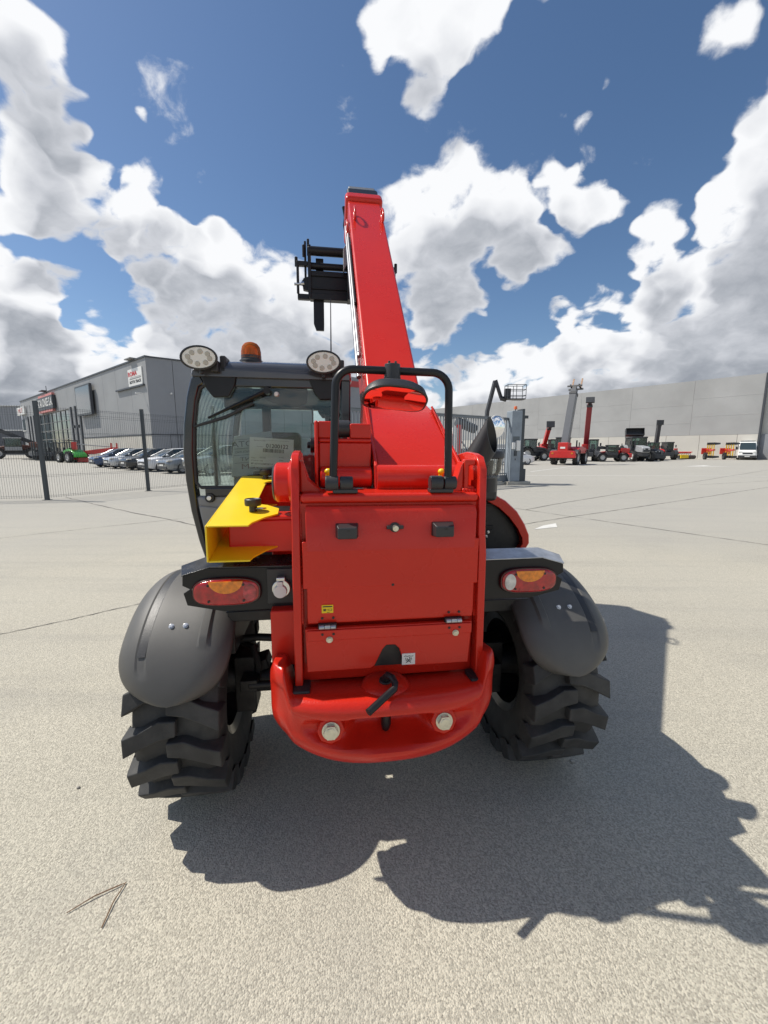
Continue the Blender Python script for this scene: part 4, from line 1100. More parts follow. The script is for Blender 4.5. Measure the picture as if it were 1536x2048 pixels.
    seat = mb.build('seat', INT, T, bevel=0.04, seg=4)
    mb = MB(); mb.box((-0.47, 0.62, 1.47), (0.25, 0.08, 0.13), (R(-8), 0, 0)); mb.build('headrest', INT, seat, bevel=0.03, seg=4)
    mb = MB(); mb.box((-0.50, YR + 0.10, 1.285), (0.20, 0.05, 0.09)); mb.build('buckle_box', INT, T, bevel=0.012)
    mb = MB(); mb.box((-0.47, 1.38, 1.02), (0.62, 0.20, 0.30)); mb.build('dashboard', INT, T, bevel=0.03)
    mb = MB(); mb.tube([(-0.47 + 0.17 * math.cos(2 * math.pi * t / 24), 1.16 - 0.10 * math.sin(2 * math.pi * t / 24), 1.24 + 0.13 * math.sin(2 * math.pi * t / 24)) for t in range(25)], 0.014, 8)
    mb.tube([(-0.47, 1.16, 1.24), (-0.47, 1.30, 1.10)], 0.02, 8); mb.build('steering_wheel', INT, T)
    mb = MB(); mb.prism([(-0.62, 1.772), (-0.30, 1.772), (-0.31, 1.70), (-0.36, 1.675), (-0.45, 1.675), (-0.55, 1.72)], 'y', 0.62, 0.66); mb.build('sun_blind', INT, T, bevel=0.01)
    mb = MB(); mb.prism([(-0.80, 1.772), (-0.62, 1.772), (-0.64, 1.70), (-0.72, 1.66), (-0.80, 1.68)], 'y', 0.80, 0.84); mb.build('roof_console', INT, T, bevel=0.01)
    mb = MB(); mb.bb(-0.80, -0.745, 0.95, 1.05, 0.70, 1.42); mb.bb(-0.66, -0.60, 1.30, 1.36, 1.05, 1.74); mb.build('cab_pillar_trim', INT, T, bevel=0.015)
    mb = MB(); mb.box((-0.225, 1.10, 1.665), (0.15, 0.03, 0.115)); im = mb.build('rear_view_mirror', INT, T, bevel=0.018, seg=3)
    mb = MB(); mb.box((-0.225, 1.0835, 1.665), (0.128, 0.004, 0.094)); mb.build('mirror_glass', MIRR, im, bevel=0.001)
    mb = MB(); mb.cyl((-0.195, 0.95, 1.68), (-0.195, 0.90, 1.68), 0.026, n=18); mb.tube([(-0.195, 0.94, 1.66), (-0.19, 0.95, 1.58), (-0.18, 0.95, 1.45)], 0.018, 8); mb.build('camera_arm', INT, T)
    # plastic film on the seat
    mb = MB(); rnd = random.Random(4); rings = []
    for i in range(9):
        rings.append([(-0.74 + 0.055 * i + rnd.uniform(-.01, .01), 0.60 + rnd.uniform(-.012, .012), 1.245 + 0.028 * j + 0.05 * math.sin(i * 0.5) + rnd.uniform(-.008, .008)) for j in range(6)])
    mb.loft(rings, closed=False, caps=False); mb.build('seat_cover_film', CLEAR, T, smooth=0)
CABR = mat('cab_roof_black', (0.055, 0.058, 0.066), 0.22, coat=0.6, var=0.1)
AMBER = None
def amber_mat():
    m = thin_glass('amber_dome', (0.85, 0.26, 0.03), 1.2, haze=0.35, hcol=(0.80, 0.20, 0.02)); return m
AMBER = amber_mat()
LEDF = mat('lamp_reflector', (0.72, 0.72, 0.70), 0.25, metal=0.3); LEDC = mat('led_lens', (0.42, 0.41, 0.36), 0.15, coat=0.6)
def worklamp(x, z, tx):
    mw = Matrix.Translation((x, YR - 0.085, z)) @ Matrix.Rotation(R(-3), 4, 'Y') @ Matrix.Rotation(R(8), 4, 'X')
    def el(a, b, y, n=32): return [mw @ Vector((a * math.cos(2 * math.pi * i / n), y, b * math.sin(2 * math.pi * i / n))) for i in range(n)]
    mb = MB(); mb.loft([el(0.045, 0.028, 0.05), el(0.074, 0.047, 0.035), el(0.085, 0.055, 0.0), el(0.085, 0.055, -0.010), el(0.078, 0.049, -0.012), el(0.077, 0.048, -0.004)])
    o = mb.build('work_lamp', BLKP, T, smooth=45)
    mb = MB(); mb.loft([el(0.0775, 0.0485, -0.0045), el(0.075, 0.046, -0.0075)]); mb.build('lamp_face', LEDF, o)
    for i in range(8):
        a = 2 * math.pi * (i + 0.5) / 8 + 0.2
        c = Vector((0.050 * math.cos(a), 0, 0.0275 * math.sin(a)))
        mb = MB(); mb.cyl(mw @ (c + Vector((0, -0.007, 0))), mw @ (c + Vector((0, -0.0105, 0))), 0.0125, 0.011, 16); mb.build('led', LEDC, o)
    mb = MB()
    mb.box((x + 0.06, YR - 0.01, z - 0.030), (0.035, 0.10, 0.055)); mb.box((x + 0.09, YR + 0.03, z - 0.012), (0.028, 0.10, 0.08)); mb.cyl((x, YR - 0.06, z - 0.05), (x, YR - 0.06, z - 0.072), 0.010, n=10)
    mb.build('lamp_mount', BLKP, o, bevel=0.006)
cab()

# --- the stock sheet behind the glass
def paper():
    p0 = Vector((-0.607, YR + 0.034, 1.426)); w, h = 0.226, 0.155
    root = empty('stock_sheet', (0, 0, 0)); root.parent = None
    tag(root, 'white printed sheet with number 01200122 and barcode inside the cab window', 'sheet')
    root.matrix_world = T.matrix_basis @ Matrix.Translation((-0.492, YR + 0.034, 1.421)) @ Matrix.Rotation(R(3.5), 4, 'Y')
    mb = MB(); mb.bb(-w / 2, w / 2, -0.0005, 0.0005, -h / 2, h / 2); mb.build('paper', PAPER, root, smooth=0)
    def tx(body, x, z, s, al='LEFT', off=0.0):
        text_mesh('lettering', body, INK, s, root, Matrix.Translation((x, -0.0012, z)) @ Matrix.Rotation(R(90), 4, 'X'), al, off=off)
    tx('01200122', 0.028, 0.036, 0.029, 'CENTER', 0.0004)
    tx('Numero de serie', -0.092, 0.062, 0.0085); tx('Modelo', -0.104, -0.030, 0.007); tx('RS07/035', -0.060, -0.028, 0.008); tx('Matricula', 0.038, -0.020, 0.007); tx('2F3806', 0.038, -0.036, 0.008)
    tx('STOCK Nº  1506', -0.104, -0.044, 0.0085); tx('MT 625 H COMFORT ST5', -0.104, -0.060, 0.011, off=0.0002); tx('ST5 S1', -0.104, -0.071, 0.008)
    mb = MB(); rnd = random.Random(3); x = -0.045
    while x < 0.062:
        k = rnd.choice((0.0008, 0.0012, 0.0022)); mb.bb(x, x + k, -0.0014, -0.0009, 0.003, 0.022); x += k + rnd.choice((0.0008, 0.0014, 0.0022))
    x = 0.022
    while x < 0.100:
        k = rnd.choice((0.0012, 0.003, 0.004)); mb.bb(x, x + k, -0.0014, -0.0009, -0.070, -0.052); x += k + rnd.choice((0.001, 0.0016, 0.004))
    mb.bb(-0.078, -0.045, -0.0014, -0.0009, 0.030, 0.0312); mb.bb(-0.05, 0.09, -0.0014, -0.0009, 0.0655, 0.0662)
    mb.build('barcode', INK, root, smooth=0)
paper()
def lettered_panel():  # flat grey panel carrying the mirrored lettering
    root = empty('mirrored_panel', (0, 0, 0))
    tag(root, 'pale grey panel with mirrored lettering behind the stock sheet', 'lettered_panel')
    root.matrix_world = T.matrix_basis @ Matrix.Translation((-0.60, YR + 0.145, 1.46)) @ Matrix.Rotation(R(-5), 4, 'Y') @ Matrix.Rotation(R(-10), 4, 'X')
    mb = MB(); mb.prism([(-0.135, -0.16), (0.125, -0.16), (0.10, 0.075), (-0.10, 0.06)], 'y', 0.0, 0.02)
    cm = mat('panel_grey', (0.42, 0.45, 0.44), 0.7, var=0.1, vscale=10)
    mb.build('panel_sheet', cm, root, bevel=0.002)
    dk = mat('panel_print', (0.05, 0.06, 0.065), 0.6); rd = mat('panel_red', (0.12, 0.05, 0.05), 0.6)
    for body, z, s, m_, sq in (('TOYOTA', 0.012, 0.046, dk, 1.25), ('MATERIAL HANDLING', -0.030, 0.017, dk, 1.2), ('GIGANT', -0.070, 0.030, dk, 1.4), ('THEM', -0.112, 0.040, rd, 1.5)):
        text_mesh('lettering', body, m_, s, root, Matrix.Translation((0, -0.0015, z)) @ Matrix.Rotation(R(90), 4, 'X'), 'CENTER', mirror=True, squeeze=sq)
    mb = MB()
    for z in (0.038, -0.012, -0.048, -0.09): mb.bb(-0.11, 0.11, -0.0012, -0.0005, z, z + 0.002)
    mb.build('print', dk, root, smooth=0)
lettered_panel()

# the tail stands a touch left of where it was measured first
for o in [c for c in bpy.data.objects if c.parent == T]:
    nm = o.name.split('.')[0]
    if nm in ('side_plate', 'eye_lug', 'gusset', 'weld_bead', 'top_beam', 'cross_member', 'rear_box', 'tail_door', 'lower_panel', 'hinge', 'mirror_hoop', 'mirror_clamp', 'mirror_housing', 'grease_cap', 'pivot_bracket', 'hose_roller', 'pivot_boss', 'pivot_cap', 'hoop_clamp'):
        o.scale.x = 1.03; o.location.x = -0.0100
    elif nm in ('counterweight', 'bolt', 'tow_pin', 'tow_pin_handle', 'socket_plate', 'trailer_socket', 'socket_cap'):
        o.location.x = -0.011
    if nm in ('mirror_hoop', 'mirror_clamp', 'mirror_housing'): o.location.x -= 0.008

# exhaust stack and air cleaner stand just behind the right tail plate
for o in [c for c in bpy.data.objects if c.parent == T and c.name.split('.')[0] in ('exhaust_pipe', 'precleaner')]:
    k = 0.82; c0 = Vector((-0.19, -1.771, 1.45))
    o.scale = (k, k, k); o.location = c0 * (1 - k)

# ------------------------------------------------------------------ pavement lines and paint
ground_line('pavement_crack', [(-4.2, 2.3), (-3.02, 3.01), (-2.42, 3.54), (-1.3, 4.4)], 0.010, CRACK, 0.004, 0.012, 0.05, 1)
ground_line('pavement_crack', [(-9.0, 5.2), (-6.25, 6.47), (-4.25, 8.38), (-2.6, 9.9)], 0.014, CRACK, 0.004, 0.012, 0.1, 2)
ground_line('pavement_crack', [(-9.6, 12.2), (-7.49, 10.43), (-4.49, 8.2), (-3.0, 7.2)], 0.03, CRACK, 0.0045, 0.03, 0.2, 3)
ground_line('pavement_joint', [(1.6, 6.9), (2.99, 7.92), (14.39, 15.2), (30.0, 25.2)], 0.022, CRACK, 0.004, 0.008, 0.15, 4)
ground_line('pavement_joint', [(2.2, 11.3), (3.88, 8.83), (5.83, 6.02), (8.6, 2.4)], 0.018, CRACK, 0.0045, 0.008, 0.12, 5)
ground_line('pavement_joint', [(3.4, 9.6), (4.3, 10.43), (26.02, 27.66), (40, 39)], 0.025, CRACK, 0.0042, 0.01, 0.2, 6)
ground_line('pavement_joint', [(12.45, 16.25), (17.26, 18.26), (26, 22)], 0.025, CRACK, 0.0043, 0.008, 0.2, 7)
for pts in ([(9.2, 25.6), (18.0, 36.5)], [(25.5, 41.5), (36.5, 53.0)], [(30.2, 49.8), (62, 50.5)], [(6.5, 22.0), (20.5, 21.4)]):
    ground_line('painted_line', pts, 0.14, PMARK, 0.005)
mb = MB(); mb.add([(24.3, 33.3, .005), (25.3, 33.8, .005), (27.6, 35.3, .005), (27.9, 34.9, .005), (26.4, 33.7, .005), (28.6, 33.2, .005), (26.0, 32.9, .005)], [(0, 1, 4, 6), (1, 2, 3, 4), (6, 4, 5)])
mb.build('painted_arrow', PMARK, ground, smooth=0, recalc=False)
mb = MB(); mb.add([(3.0, 7.56, .005), (3.36, 7.82, .005), (3.22, 7.42, .005), (2.7, 7.2, .005)], [(0, 3, 2, 1)]); mb.build('painted_arrow', PMARK, ground, smooth=0, recalc=False)
# small litter lying about
TWIG = mat('dry_needle', (0.16, 0.085, 0.04), 0.8)
def gpix(): pass
for nm, lab, pts in (('pine_needle', 'longer dry pine needle of the pair lying on the near pavement', [(-1.0, 1.07, .004), (-0.945, 1.115, .008), (-0.89, 1.148, .006), (-0.87, 1.16, .004)]),
                     ('pine_needle', 'shorter dry pine needle branching from the pair on the near pavement', [(-0.870, 1.162, .005), (-0.872, 1.10, .007), (-0.862, 1.03, .004)])):
    mb = MB(); mb.tube(pts, [0.0012, 0.0018, 0.0018, 0.0010][:len(pts)], 6); tag(mb.build(nm, TWIG), lab, 'pine needle', 'pine needles on the pavement')
STONE = mat('pebble', (0.30, 0.28, 0.25), 0.9, var=0.3, vscale=40)
rnd = random.Random(11)
PEB = [(-1.32, 1.55, 'pebble on the pavement left of the left rear tyre', .008), (0.88, 1.70, 'pebble on the ground just behind the right rear tyre', .011)]
for x, y, lab, r in PEB:
    mb = MB(); mb.ell((x, y, r * 0.5), (r, r * 0.8, r * 0.6), 10, 7); o = mb.build('pebble', STONE); tag(o, lab, 'pebble', 'loose pebbles')

# ------------------------------------------------------------------ buildings
def clad_mat(name, col, rib=0.0, scale=9.0, **k):
    return mat(name, col, 0.6, var=0.06, vscale=0.35, dirt=0.15, dscale=0.25, dcol=(0.22, 0.22, 0.21), **k)
CLAD = clad_mat('grey_cladding', (0.30, 0.305, 0.31)); CLAD2 = clad_mat('shade_grey_cladding', (0.255, 0.265, 0.285))  # CLAD2 is a darker copy: the side wall's shade put into its colour
TRIM = mat('dark_trim', (0.06, 0.065, 0.075), 0.5); PLINTH = mat('concrete_plinth', (0.50, 0.48, 0.43), 0.8, var=0.1, vscale=0.5, dirt=0.3, dscale=0.6)
PRECAST = mat('precast_panel', (0.37, 0.37, 0.365), 0.85, var=0.10, vscale=0.22, bump=0.5, bscale=3.0, dirt=0.25, dscale=0.12, dcol=(0.27, 0.27, 0.265))
PRECLOW = mat('precast_pale', (0.56, 0.54, 0.49), 0.85, var=0.06, vscale=0.4, dirt=0.2, dscale=0.3, dcol=(0.38, 0.36, 0.32))
SIGNW = mat('sign_white', (0.78, 0.77, 0.74), 0.5); SIGNR = mat('sign_red', (0.55, 0.03, 0.03), 0.5); SIGNP = mat('sign_faded_red', (0.62, 0.22, 0.20), 0.5); SIGNG = mat('sign_grey', (0.25, 0.25, 0.24), 0.5)
SCREEN = mat('unlit_screen', (0.10, 0.105, 0.11), 0.10, spec=0.6)
WGLASS = mat('facade_glass', (0.05, 0.075, 0.08), 0.04, spec=1.0, var=0.3, vscale=0.4)

class Facade:
    """local frame of a wall: s runs along it, n points out of it, z up"""
    def __init__(s, p, q, flip=1):
        s.p = Vector((p[0], p[1], 0)); d = Vector((q[0] - p[0], q[1] - p[1], 0)); s.len = d.length; s.d = d.normalized()
        s.n = Vector((s.d.y, -s.d.x, 0)) * flip
        s.m = Matrix(((s.d.x, -s.n.x, 0, s.p.x), (s.d.y, -s.n.y, 0, s.p.y), (0, 0, 1, 0), (0, 0, 0, 1)))   # x = along, y = into the wall
    def box(s, mb, a, b, n0, n1, z0, z1):
        return mb.bb(a, b, -n1, -n0, z0, z1, s.m)
def lettering(parent, F, body, s0, z, size, m, squeeze=1.0, n=0.06, off=0.0, flip=True):
    # letters read left to right when seen from outside
    mw = F.m @ Matrix.Translation((s0, -n, z)) @ Matrix.Rotation(R(90), 4, 'X') 
    if flip: mw = F.m @ Matrix.Translation((s0, -n, z)) @ Matrix.Rotation(R(180), 4, 'Z') @ Matrix.Rotation(R(90), 4, 'X')
    return text_mesh('lettering', body, m, size, parent, mw, 'CENTER', squeeze=squeeze, off=off)

# -- showroom on the left. The front runs away from the corner, so "along" points left in the view
F1 = Facade((-23.71, 42.23), (-71.18, 81.88), 1)
if F1.n.dot(-F1.p) < 0: F1 = Facade((-23.71, 42.23), (-71.18, 81.88), -1)
S1 = Facade((-23.71, 42.23), (-23.71 + 0.7986 * 30, 42.23 + 0.6019 * 30), 1)
if S1.n.dot(-S1.p) < 0: S1 = Facade((-23.71, 42.23), (-23.71 + 0.7986 * 30, 42.23 + 0.6019 * 30), -1)
show = empty('showroom_building', (-23.71, 42.23, 0))
tag(show, 'grey clad showroom building with glazed entrance and wall signs behind the mesh fence', 'building')
def child(mb, name, m, root, **k):
    o = mb.build(name, m, None, **k); o.parent = root; o.matrix_parent_inverse = Matrix.Translation(-Vector(root.location)); return o
mb = MB()
F1.box(mb, 0.3, 61.7, -20, -0.35, 0, 10.3)
child(mb, 'core_wall', CLAD, show)
L0 = 0.0
W_ = [0.0, 0.55, 6.4, 12.3, 16.2, 23.2, 28.8]
bays = [(0.0, 4.4), (4.4, 8.8), (8.8, 13.2), (13.2, 18.0), (18.0, 23.0)]
for a, b in bays:
    mb = MB(); F1.box(mb, a + 0.02, b - 0.02, -0.34, 0.0, 2.92, 10.4); child(mb, 'wall_panel', CLAD, show)
for a, b in ((0.0, 11.4), (11.4, 23.0)):
    mb = MB(); F1.box(mb, a + 0.02, b - 0.02, -0.34, 0.03, 0.0, 2.80); child(mb, 'plinth_panel', PLINTH, show)
mb = MB(); F1.box(mb, -0.02, 23.0, -0.2, 0.06, 2.79, 2.92); child(mb, 'plinth_rail', TRIM, show)
for a, b in ((23.0, 29.0), (29.0, 35.4), (35.4, 41.8), (41.8, 48.2), (48.2, 55.0), (55.0, 61.8)):
    mb = MB(); F1.box(mb, a + 0.02, b - 0.02, -0.34, 0.0, 7.15, 10.4); child(mb, 'wall_panel', CLAD, show)
for a, b in ((23.0, 28.9), (50.4, 61.8)):
    mb = MB(); F1.box(mb, a + 0.02, b - 0.02, -0.34, 0.0, 0.0, 7.13); child(mb, 'wall_panel', CLAD, show)
mb = MB(); F1.box(mb, -0.1, 61.9, -0.4, 0.10, 10.40, 10.56); child(mb, 'roof_trim', TRIM, show)
# glazed front: frame bars with panes between
gx = [28.95 + i * (50.35 - 28.95) / 8 for i in range(9)]; gz = [0.1, 1.5, 2.9, 4.3, 5.6, 7.1]
for i in range(8):
    for j in range(5):
        mb = MB(); F1.box(mb, gx[i] + 0.05, gx[i + 1] - 0.05, -0.22, -0.18, gz[j] + 0.04, gz[j + 1] - 0.04); child(mb, 'pane', WGLASS, show, smooth=0)
for i, x in enumerate(gx):
    w = 0.09 if i % 2 == 0 else 0.05
    mb = MB(); F1.box(mb, x - w, x + w, -0.24, -0.08 if i % 2 == 0 else -0.12, 0.0, 7.13); child(mb, 'mullion', TRIM if i % 2 else SIGNG, show)
for z in gz:
    mb = MB(); F1.box(mb, 28.9, 50.4, -0.235, -0.125, z - 0.05, z + 0.05); child(mb, 'transom', SIGNG, show)
for s in (23.4, 25.5, 27.6, 51.6, 54.0, 56.4):
    mb = MB(); F1.box(mb, s - 0.24, s + 0.24, 0.002, 0.16, 0.0, 7.3); child(mb, 'facade_fin', TRIM, show)
for s in (24.5, 26.6):
    for z in (4.3,):
        mb = MB(); F1.box(mb, s - 0.15, s + 0.15, 0.002, 0.2, z, z + 0.4); child(mb, 'wall_lamp', TRIM, show)
mb = MB(); F1.box(mb, 59.6, 62.0, 0.002, 0.03, 4.9, 7.0); child(mb, 'window', WGLASS, show)
mb = MB(); F1.box(mb, 59.5, 62.1, 0.002, 0.10, 4.75, 4.9); child(mb, 'window_sill', SIGNW, show)
# screen and signs
mb = MB(); F1.box(mb, 16.5, 22.75, 0.25, 0.55, 5.72, 9.5); sc = child(mb, 'screen_case', TRIM, show)
mb = MB(); F1.box(mb, 16.75, 22.5, 0.5505, 0.56, 5.95, 9.3); child(mb, 'screen', SCREEN, show)
mb = MB(); F1.box(mb, 0.95, 4.66, 0.004, 0.10, 7.92, 9.66); child(mb, 'sign_board', SIGNW, show)
mb = MB(); F1.box(mb, 4.68, 8.5, 0.004, 0.05, 7.92, 9.60); child(mb, 'blank_board', CLAD, show)
mb = MB(); F1.box(mb, 0.6, 8.5, 0.004, 0.22, 7.74, 7.90); child(mb, 'sign_ledge', TRIM, show)
def fl(F, *a, **k):
    o = lettering(None, F, *a, **k); o.parent = show; o.matrix_parent_inverse = Matrix.Translation(-Vector(show.location)); return o
fl(F1, 'ROMA', 3.4, 9.14, 0.62, SIGNR, 1.35, 0.115, 0.02)
mb = MB(); F1.box(mb, 1.15, 4.3, 0.101, 0.106, 8.60, 8.72); child(mb, 'sign_stripe', SIGNG, show)
mb = MB(); F1.box(mb, 1.2, 4.2, 0.101, 0.106, 8.78, 8.83); child(mb, 'sign_stripe', SIGNG, show)
fl(F1, 'ROTTA TRACK', 2.75, 8.32, 0.40, INK, 1.15, 0.115, 0.015)
mb = MB(); F1.box(mb, 35.2, 45.4, 0.1, 0.5, 7.62, 9.62); child(mb, 'sign_case', TRIM, show)
fl(F1, 'ESCALONSE S.A.', 40.3, 8.66, 1.75, SIGNW, 0.82, 0.53, 0.03)
mb = MB(); F1.box(mb, 35.4, 44.4, 0.1, 0.45, 9.64, 9.98); child(mb, 'sign_band', SIGNP, show)
mb = MB(); F1.box(mb, 35.8, 45.0, 0.1, 0.45, 7.25, 7.58); child(mb, 'sign_band', SIGNP, show)
mb = MB(); F1.box(mb, 57.2, 63.9, 0.05, 0.35, 7.85, 9.3); child(mb, 'sign_board', SIGNW, show)
fl(F1, 'MLIT', 60.6, 8.55, 1.15, SIGNR, 1.5, 0.37)
for F, s in ((F1, 1.2), (S1, 2.0)):
    mb = MB(); F.box(mb, s - 0.03, s + 0.03, 0.0, 0.45, 7.0, 7.06); F.box(mb, s - 0.06, s + 0.06, 0.35, 0.75, 6.92, 7.05); child(mb, 'camera', SIGNW, show)
mb = MB(); F1.box(mb, 2.6, 4.2, -0.1, 0.5, 10.57, 10.68); child(mb, 'roof_lamp', SIGNG, show)
mb = MB(); F1.box(mb, 40.2, 40.3, 0.0, 0.08, 9.8, 11.4); F1.box(mb, 40.0, 42.2, 0.0, 0.7, 10.6, 10.7); child(mb, 'roof_mast', TRIM, show)
# side wall
x = 0.0
while x < 28.7:
    h = 10.4 if x < 18 else 10.95
    mb = MB(); S1.box(mb, x + 0.02, x + 2.38, -0.3, 0.0, 2.9, h); child(mb, 'wall_panel', CLAD2, show)
    mb = MB(); S1.box(mb, x + 0.02, x + 2.38, -0.3, 0.02, 0.0, 2.82); child(mb, 'plinth_panel', CLAD2 if x > 0.1 else CLAD2, show)
    x += 2.4
mb = MB(); S1.box(mb, 0.1, 17.9, -0.4, 0.08, 10.40, 10.54); S1.box(mb, 0.1, 28.7, -0.25, 0.05, 2.83, 2.90); child(mb, 'roof_trim', TRIM, show)
mb = MB(); S1.box(mb, 20.5, 28.7, 0.004, 0.08, 9.65, 10.42); child(mb, 'red_fascia', mat('fascia_red', (0.40, 0.05, 0.05), 0.6), show)
mb = MB()
S1.box(mb, 1.6, 8.5, 0.5, 0.56, 2.85, 2.93)
for i in range(8): S1.box(mb, 1.6 + i * 0.95, 1.66 + i * 0.95, 0.5, 0.56, 0.0, 2.85)
child(mb, 'railing', TRIM, show)

# -- far shed at the left edge
shed = empty('dark_shed', (-88, 95, 0)); tag(shed, 'dark grey shed at the far left behind the showroom', 'building')
x = -104.0
while x < -83:
    mb = MB(); mb.bb(x, x + 1.46, 95.0, 95.3, 5.7, 10.9); child(mb, 'wall_panel', CLAD2, shed); x += 1.5
mb = MB(); mb.bb(-104, -82.6, 94.9, 95.25, 5.45, 5.68); child(mb, 'rail', SIGNW, shed)
mb = MB(); mb.bb(-104, -82.6, 95.02, 95.3, 0.0, 5.44); child(mb, 'lower_wall', mat('shed_dark', (0.10, 0.105, 0.12), 0.6, var=0.1, vscale=0.5), shed)
mb = MB(); mb.bb(-104.2, -82.6, 94.8, 110, 10.91, 11.05); child(mb, 'roof', SIGNW, shed)

# -- long warehouse on the right
F2 = Facade((16.86, 96.55), (49.14, 54.28), 1)
if F2.n.dot(-F2.p) < 0: F2 = Facade((16.86, 96.55), (49.14, 54.28), -1)
ware = empty('warehouse', (16.86, 96.55, 0)); tag(ware, 'long pale grey concrete panel warehouse along the right of the yard', 'building')
mb = MB(); F2.box(mb, -20, 52.8, -18, -0.30, 0, 10.9); child(mb, 'core_wall', PRECAST, ware)
edges = [-20.0, -11.8, -3.6, 4.6, 12.8, 21.0, 29.2, 37.4, 45.6, 53.18]
for i, (a, b) in enumerate(zip(edges, edges[1:])):
    zs = [3.32, 5.9, 8.4, 11.0] if i % 2 == 0 else [3.32, 5.0, 7.6, 11.0]
    for z0, z1 in zip(zs, zs[1:]):
        mb = MB(); F2.box(mb, a + 0.01, b - 0.01, -0.29, 0.0 + rnd.uniform(-0.006, 0.006), z0 + 0.006, z1 - 0.006); child(mb, 'concrete_panel', PRECAST, ware)
e2 = [-20.0 + 4.18 * i for i in range(18)]
for a, b in zip(e2, e2[1:] + [53.18]):
    if b > 53.2: b = 53.18
    mb = MB(); F2.box(mb, a + 0.02, b - 0.02, -0.29, 0.03, 0.0, 3.30); child(mb, 'plinth_panel', PRECLOW, ware)
mb = MB(); F2.box(mb, 53.19, 53.38, -0.3, 0.06, 0, 11.06); child(mb, 'corner_trim', TRIM, ware)
mb = MB(); F2.box(mb, 53.40, 60.0, -1.9, -0.5, 3.3, 10.7); child(mb, 'end_bay', PRECLOW, ware)
mb = MB(); F2.box(mb, 53.40, 60.0, -1.2, -0.3, 0.0, 3.29); child(mb, 'end_door', CLAD2, ware)
mb = MB(); F2.box(mb, 54.6, 60, -0.2, 0.5, 0, 1.1); tag(mb.build('low_wall', PRECLOW), 'low pale wall at the foot of the warehouse corner', 'wall')

# ------------------------------------------------------------------ mesh fence
FENCE = mat('fence_green_grey', (0.055, 0.065, 0.072), 0.5)
def mesh_fence(name, pts, label, h=2.58, first=True):
    root = empty(name, (pts[0][0], pts[0][1], 0)); tag(root, label, 'fence', 'mesh fence runs')
    for p in (pts if first else pts[1:]):
        mb = MB(); mb.bb(p[0] - 0.045, p[0] + 0.045, p[1] - 0.045, p[1] + 0.045, 0.0, h + 0.16); mb.bb(p[0] - 0.085, p[0] + 0.085, p[1] - 0.085, p[1] + 0.085, 0.0, 0.012)
        child(mb, 'post', FENCE, root, bevel=0.004)
    for p, q in zip(pts, pts[1:]):
        d = Vector((q[0] - p[0], q[1] - p[1], 0)); ln = d.length; d.normalize(); n_ = Vector((d.y, -d.x, 0))
        mb = MB(); k = int(ln / 0.062)
        for i in range(k + 1):
            o = Vector((p[0], p[1], 0)) + d * (0.04 + (ln - 0.08) * i / k)
            mb.tube([o + Vector((0, 0, 0.05)), o + Vector((0, 0, h + 0.03))], 0.0033, 3, caps=False)
        for z in (0.08, 0.12, 0.66, 0.70, 1.26, 1.30, 1.86, 1.90, 2.36, 2.42, h - 0.04, h):
            bulge = 0.025 if (int(z * 100) % 10 in (2, 6)) else 0.0
            mb.tube([Vector((p[0], p[1], z)) + n_ * bulge, Vector((q[0], q[1], z)) + n_ * bulge], 0.0038, 3, caps=False)
        o = child(mb, 'wire_mesh', FENCE, root, smooth=0, recalc=False); o['kind'] = 'stuff'
    return root
mesh_fence('mesh_fence', [(-9.56, 11.46), (-8.10, 13.93), (-6.64, 16.4), (-5.18, 18.87), (-3.72, 21.34)], 'dark wire mesh fence with slim posts running away left of the cab')
mesh_fence('mesh_fence', [(-9.62, 11.40), (-12.45, 10.85), (-15.3, 10.3)], 'dark wire mesh fence leading off at the left edge of the view', first=False)
CURB = mat('concrete_kerb', (0.42, 0.40, 0.35), 0.85, var=0.15, vscale=3)

# ------------------------------------------------------------------ sliding gate
GATE = mat('gate_grey', (0.16, 0.18, 0.20), 0.5, var=0.08, vscale=2)
PILL = mat('pillar_grey', (0.26, 0.30, 0.34), 0.5, var=0.12, vscale=2.5, dirt=0.35, dscale=3, dcol=(0.14, 0.15, 0.17))
ga, gb = Vector((-1.3, 12.27, 0)), Vector((5.05, 16.76, 0))
gd = (gb - ga).normalized(); gl = (gb - ga).length
GF = Facade((ga.x, ga.y), (gb.x, gb.y), 1)
gate = empty('sliding_gate', tuple(ga)); tag(gate, 'grey barred sliding gate behind the exhaust pipe', 'gate')
mb = MB(); GF.box(mb, 0, gl, -0.035, 0.035, 2.56, 2.64); child(mb, 'top_rail', GATE, gate, bevel=0.005)
mb = MB(); GF.box(mb, 0, gl, -0.06, 0.06, 0.12, 0.34); GF.box(mb, 0, gl, -0.075, 0.075, 0.345, 0.37); child(mb, 'bottom_rail', GATE, gate, bevel=0.005)
mb = MB(); GF.box(mb, 0, gl, -0.02, 0.02, 0.42, 0.46); child(mb, 'lower_rail', GATE, gate)
bar_me = None
nb = int(gl / 0.128)
for i in range(nb):
    s = 0.06 + i * 0.128
    if bar_me is None:
        b = MB().bb(-0.014, 0.014, -0.014, 0.014, 0.37, 2.56).build('bar', GATE, None); bar_me = b.data
    else:
        b = bpy.data.objects.new('bar', bar_me); COL.objects.link(b)
    b.parent = gate; b.location = tuple(GF.m @ Vector((s, 0, 0)) - ga); b.rotation_euler = (0, 0, math.atan2(gd.y, gd.x))
mb = MB(); GF.box(mb, 0, gl, -0.05, 0.05, 2.645, 2.655)
for i in range(int(gl / 0.06)): GF.box(mb, i * 0.06, i * 0.06 + 0.012, -0.006, 0.006, 2.655, 2.685)
o = child(mb, 'toothed_strip', GATE, gate, smooth=0); o['kind'] = 'stuff'
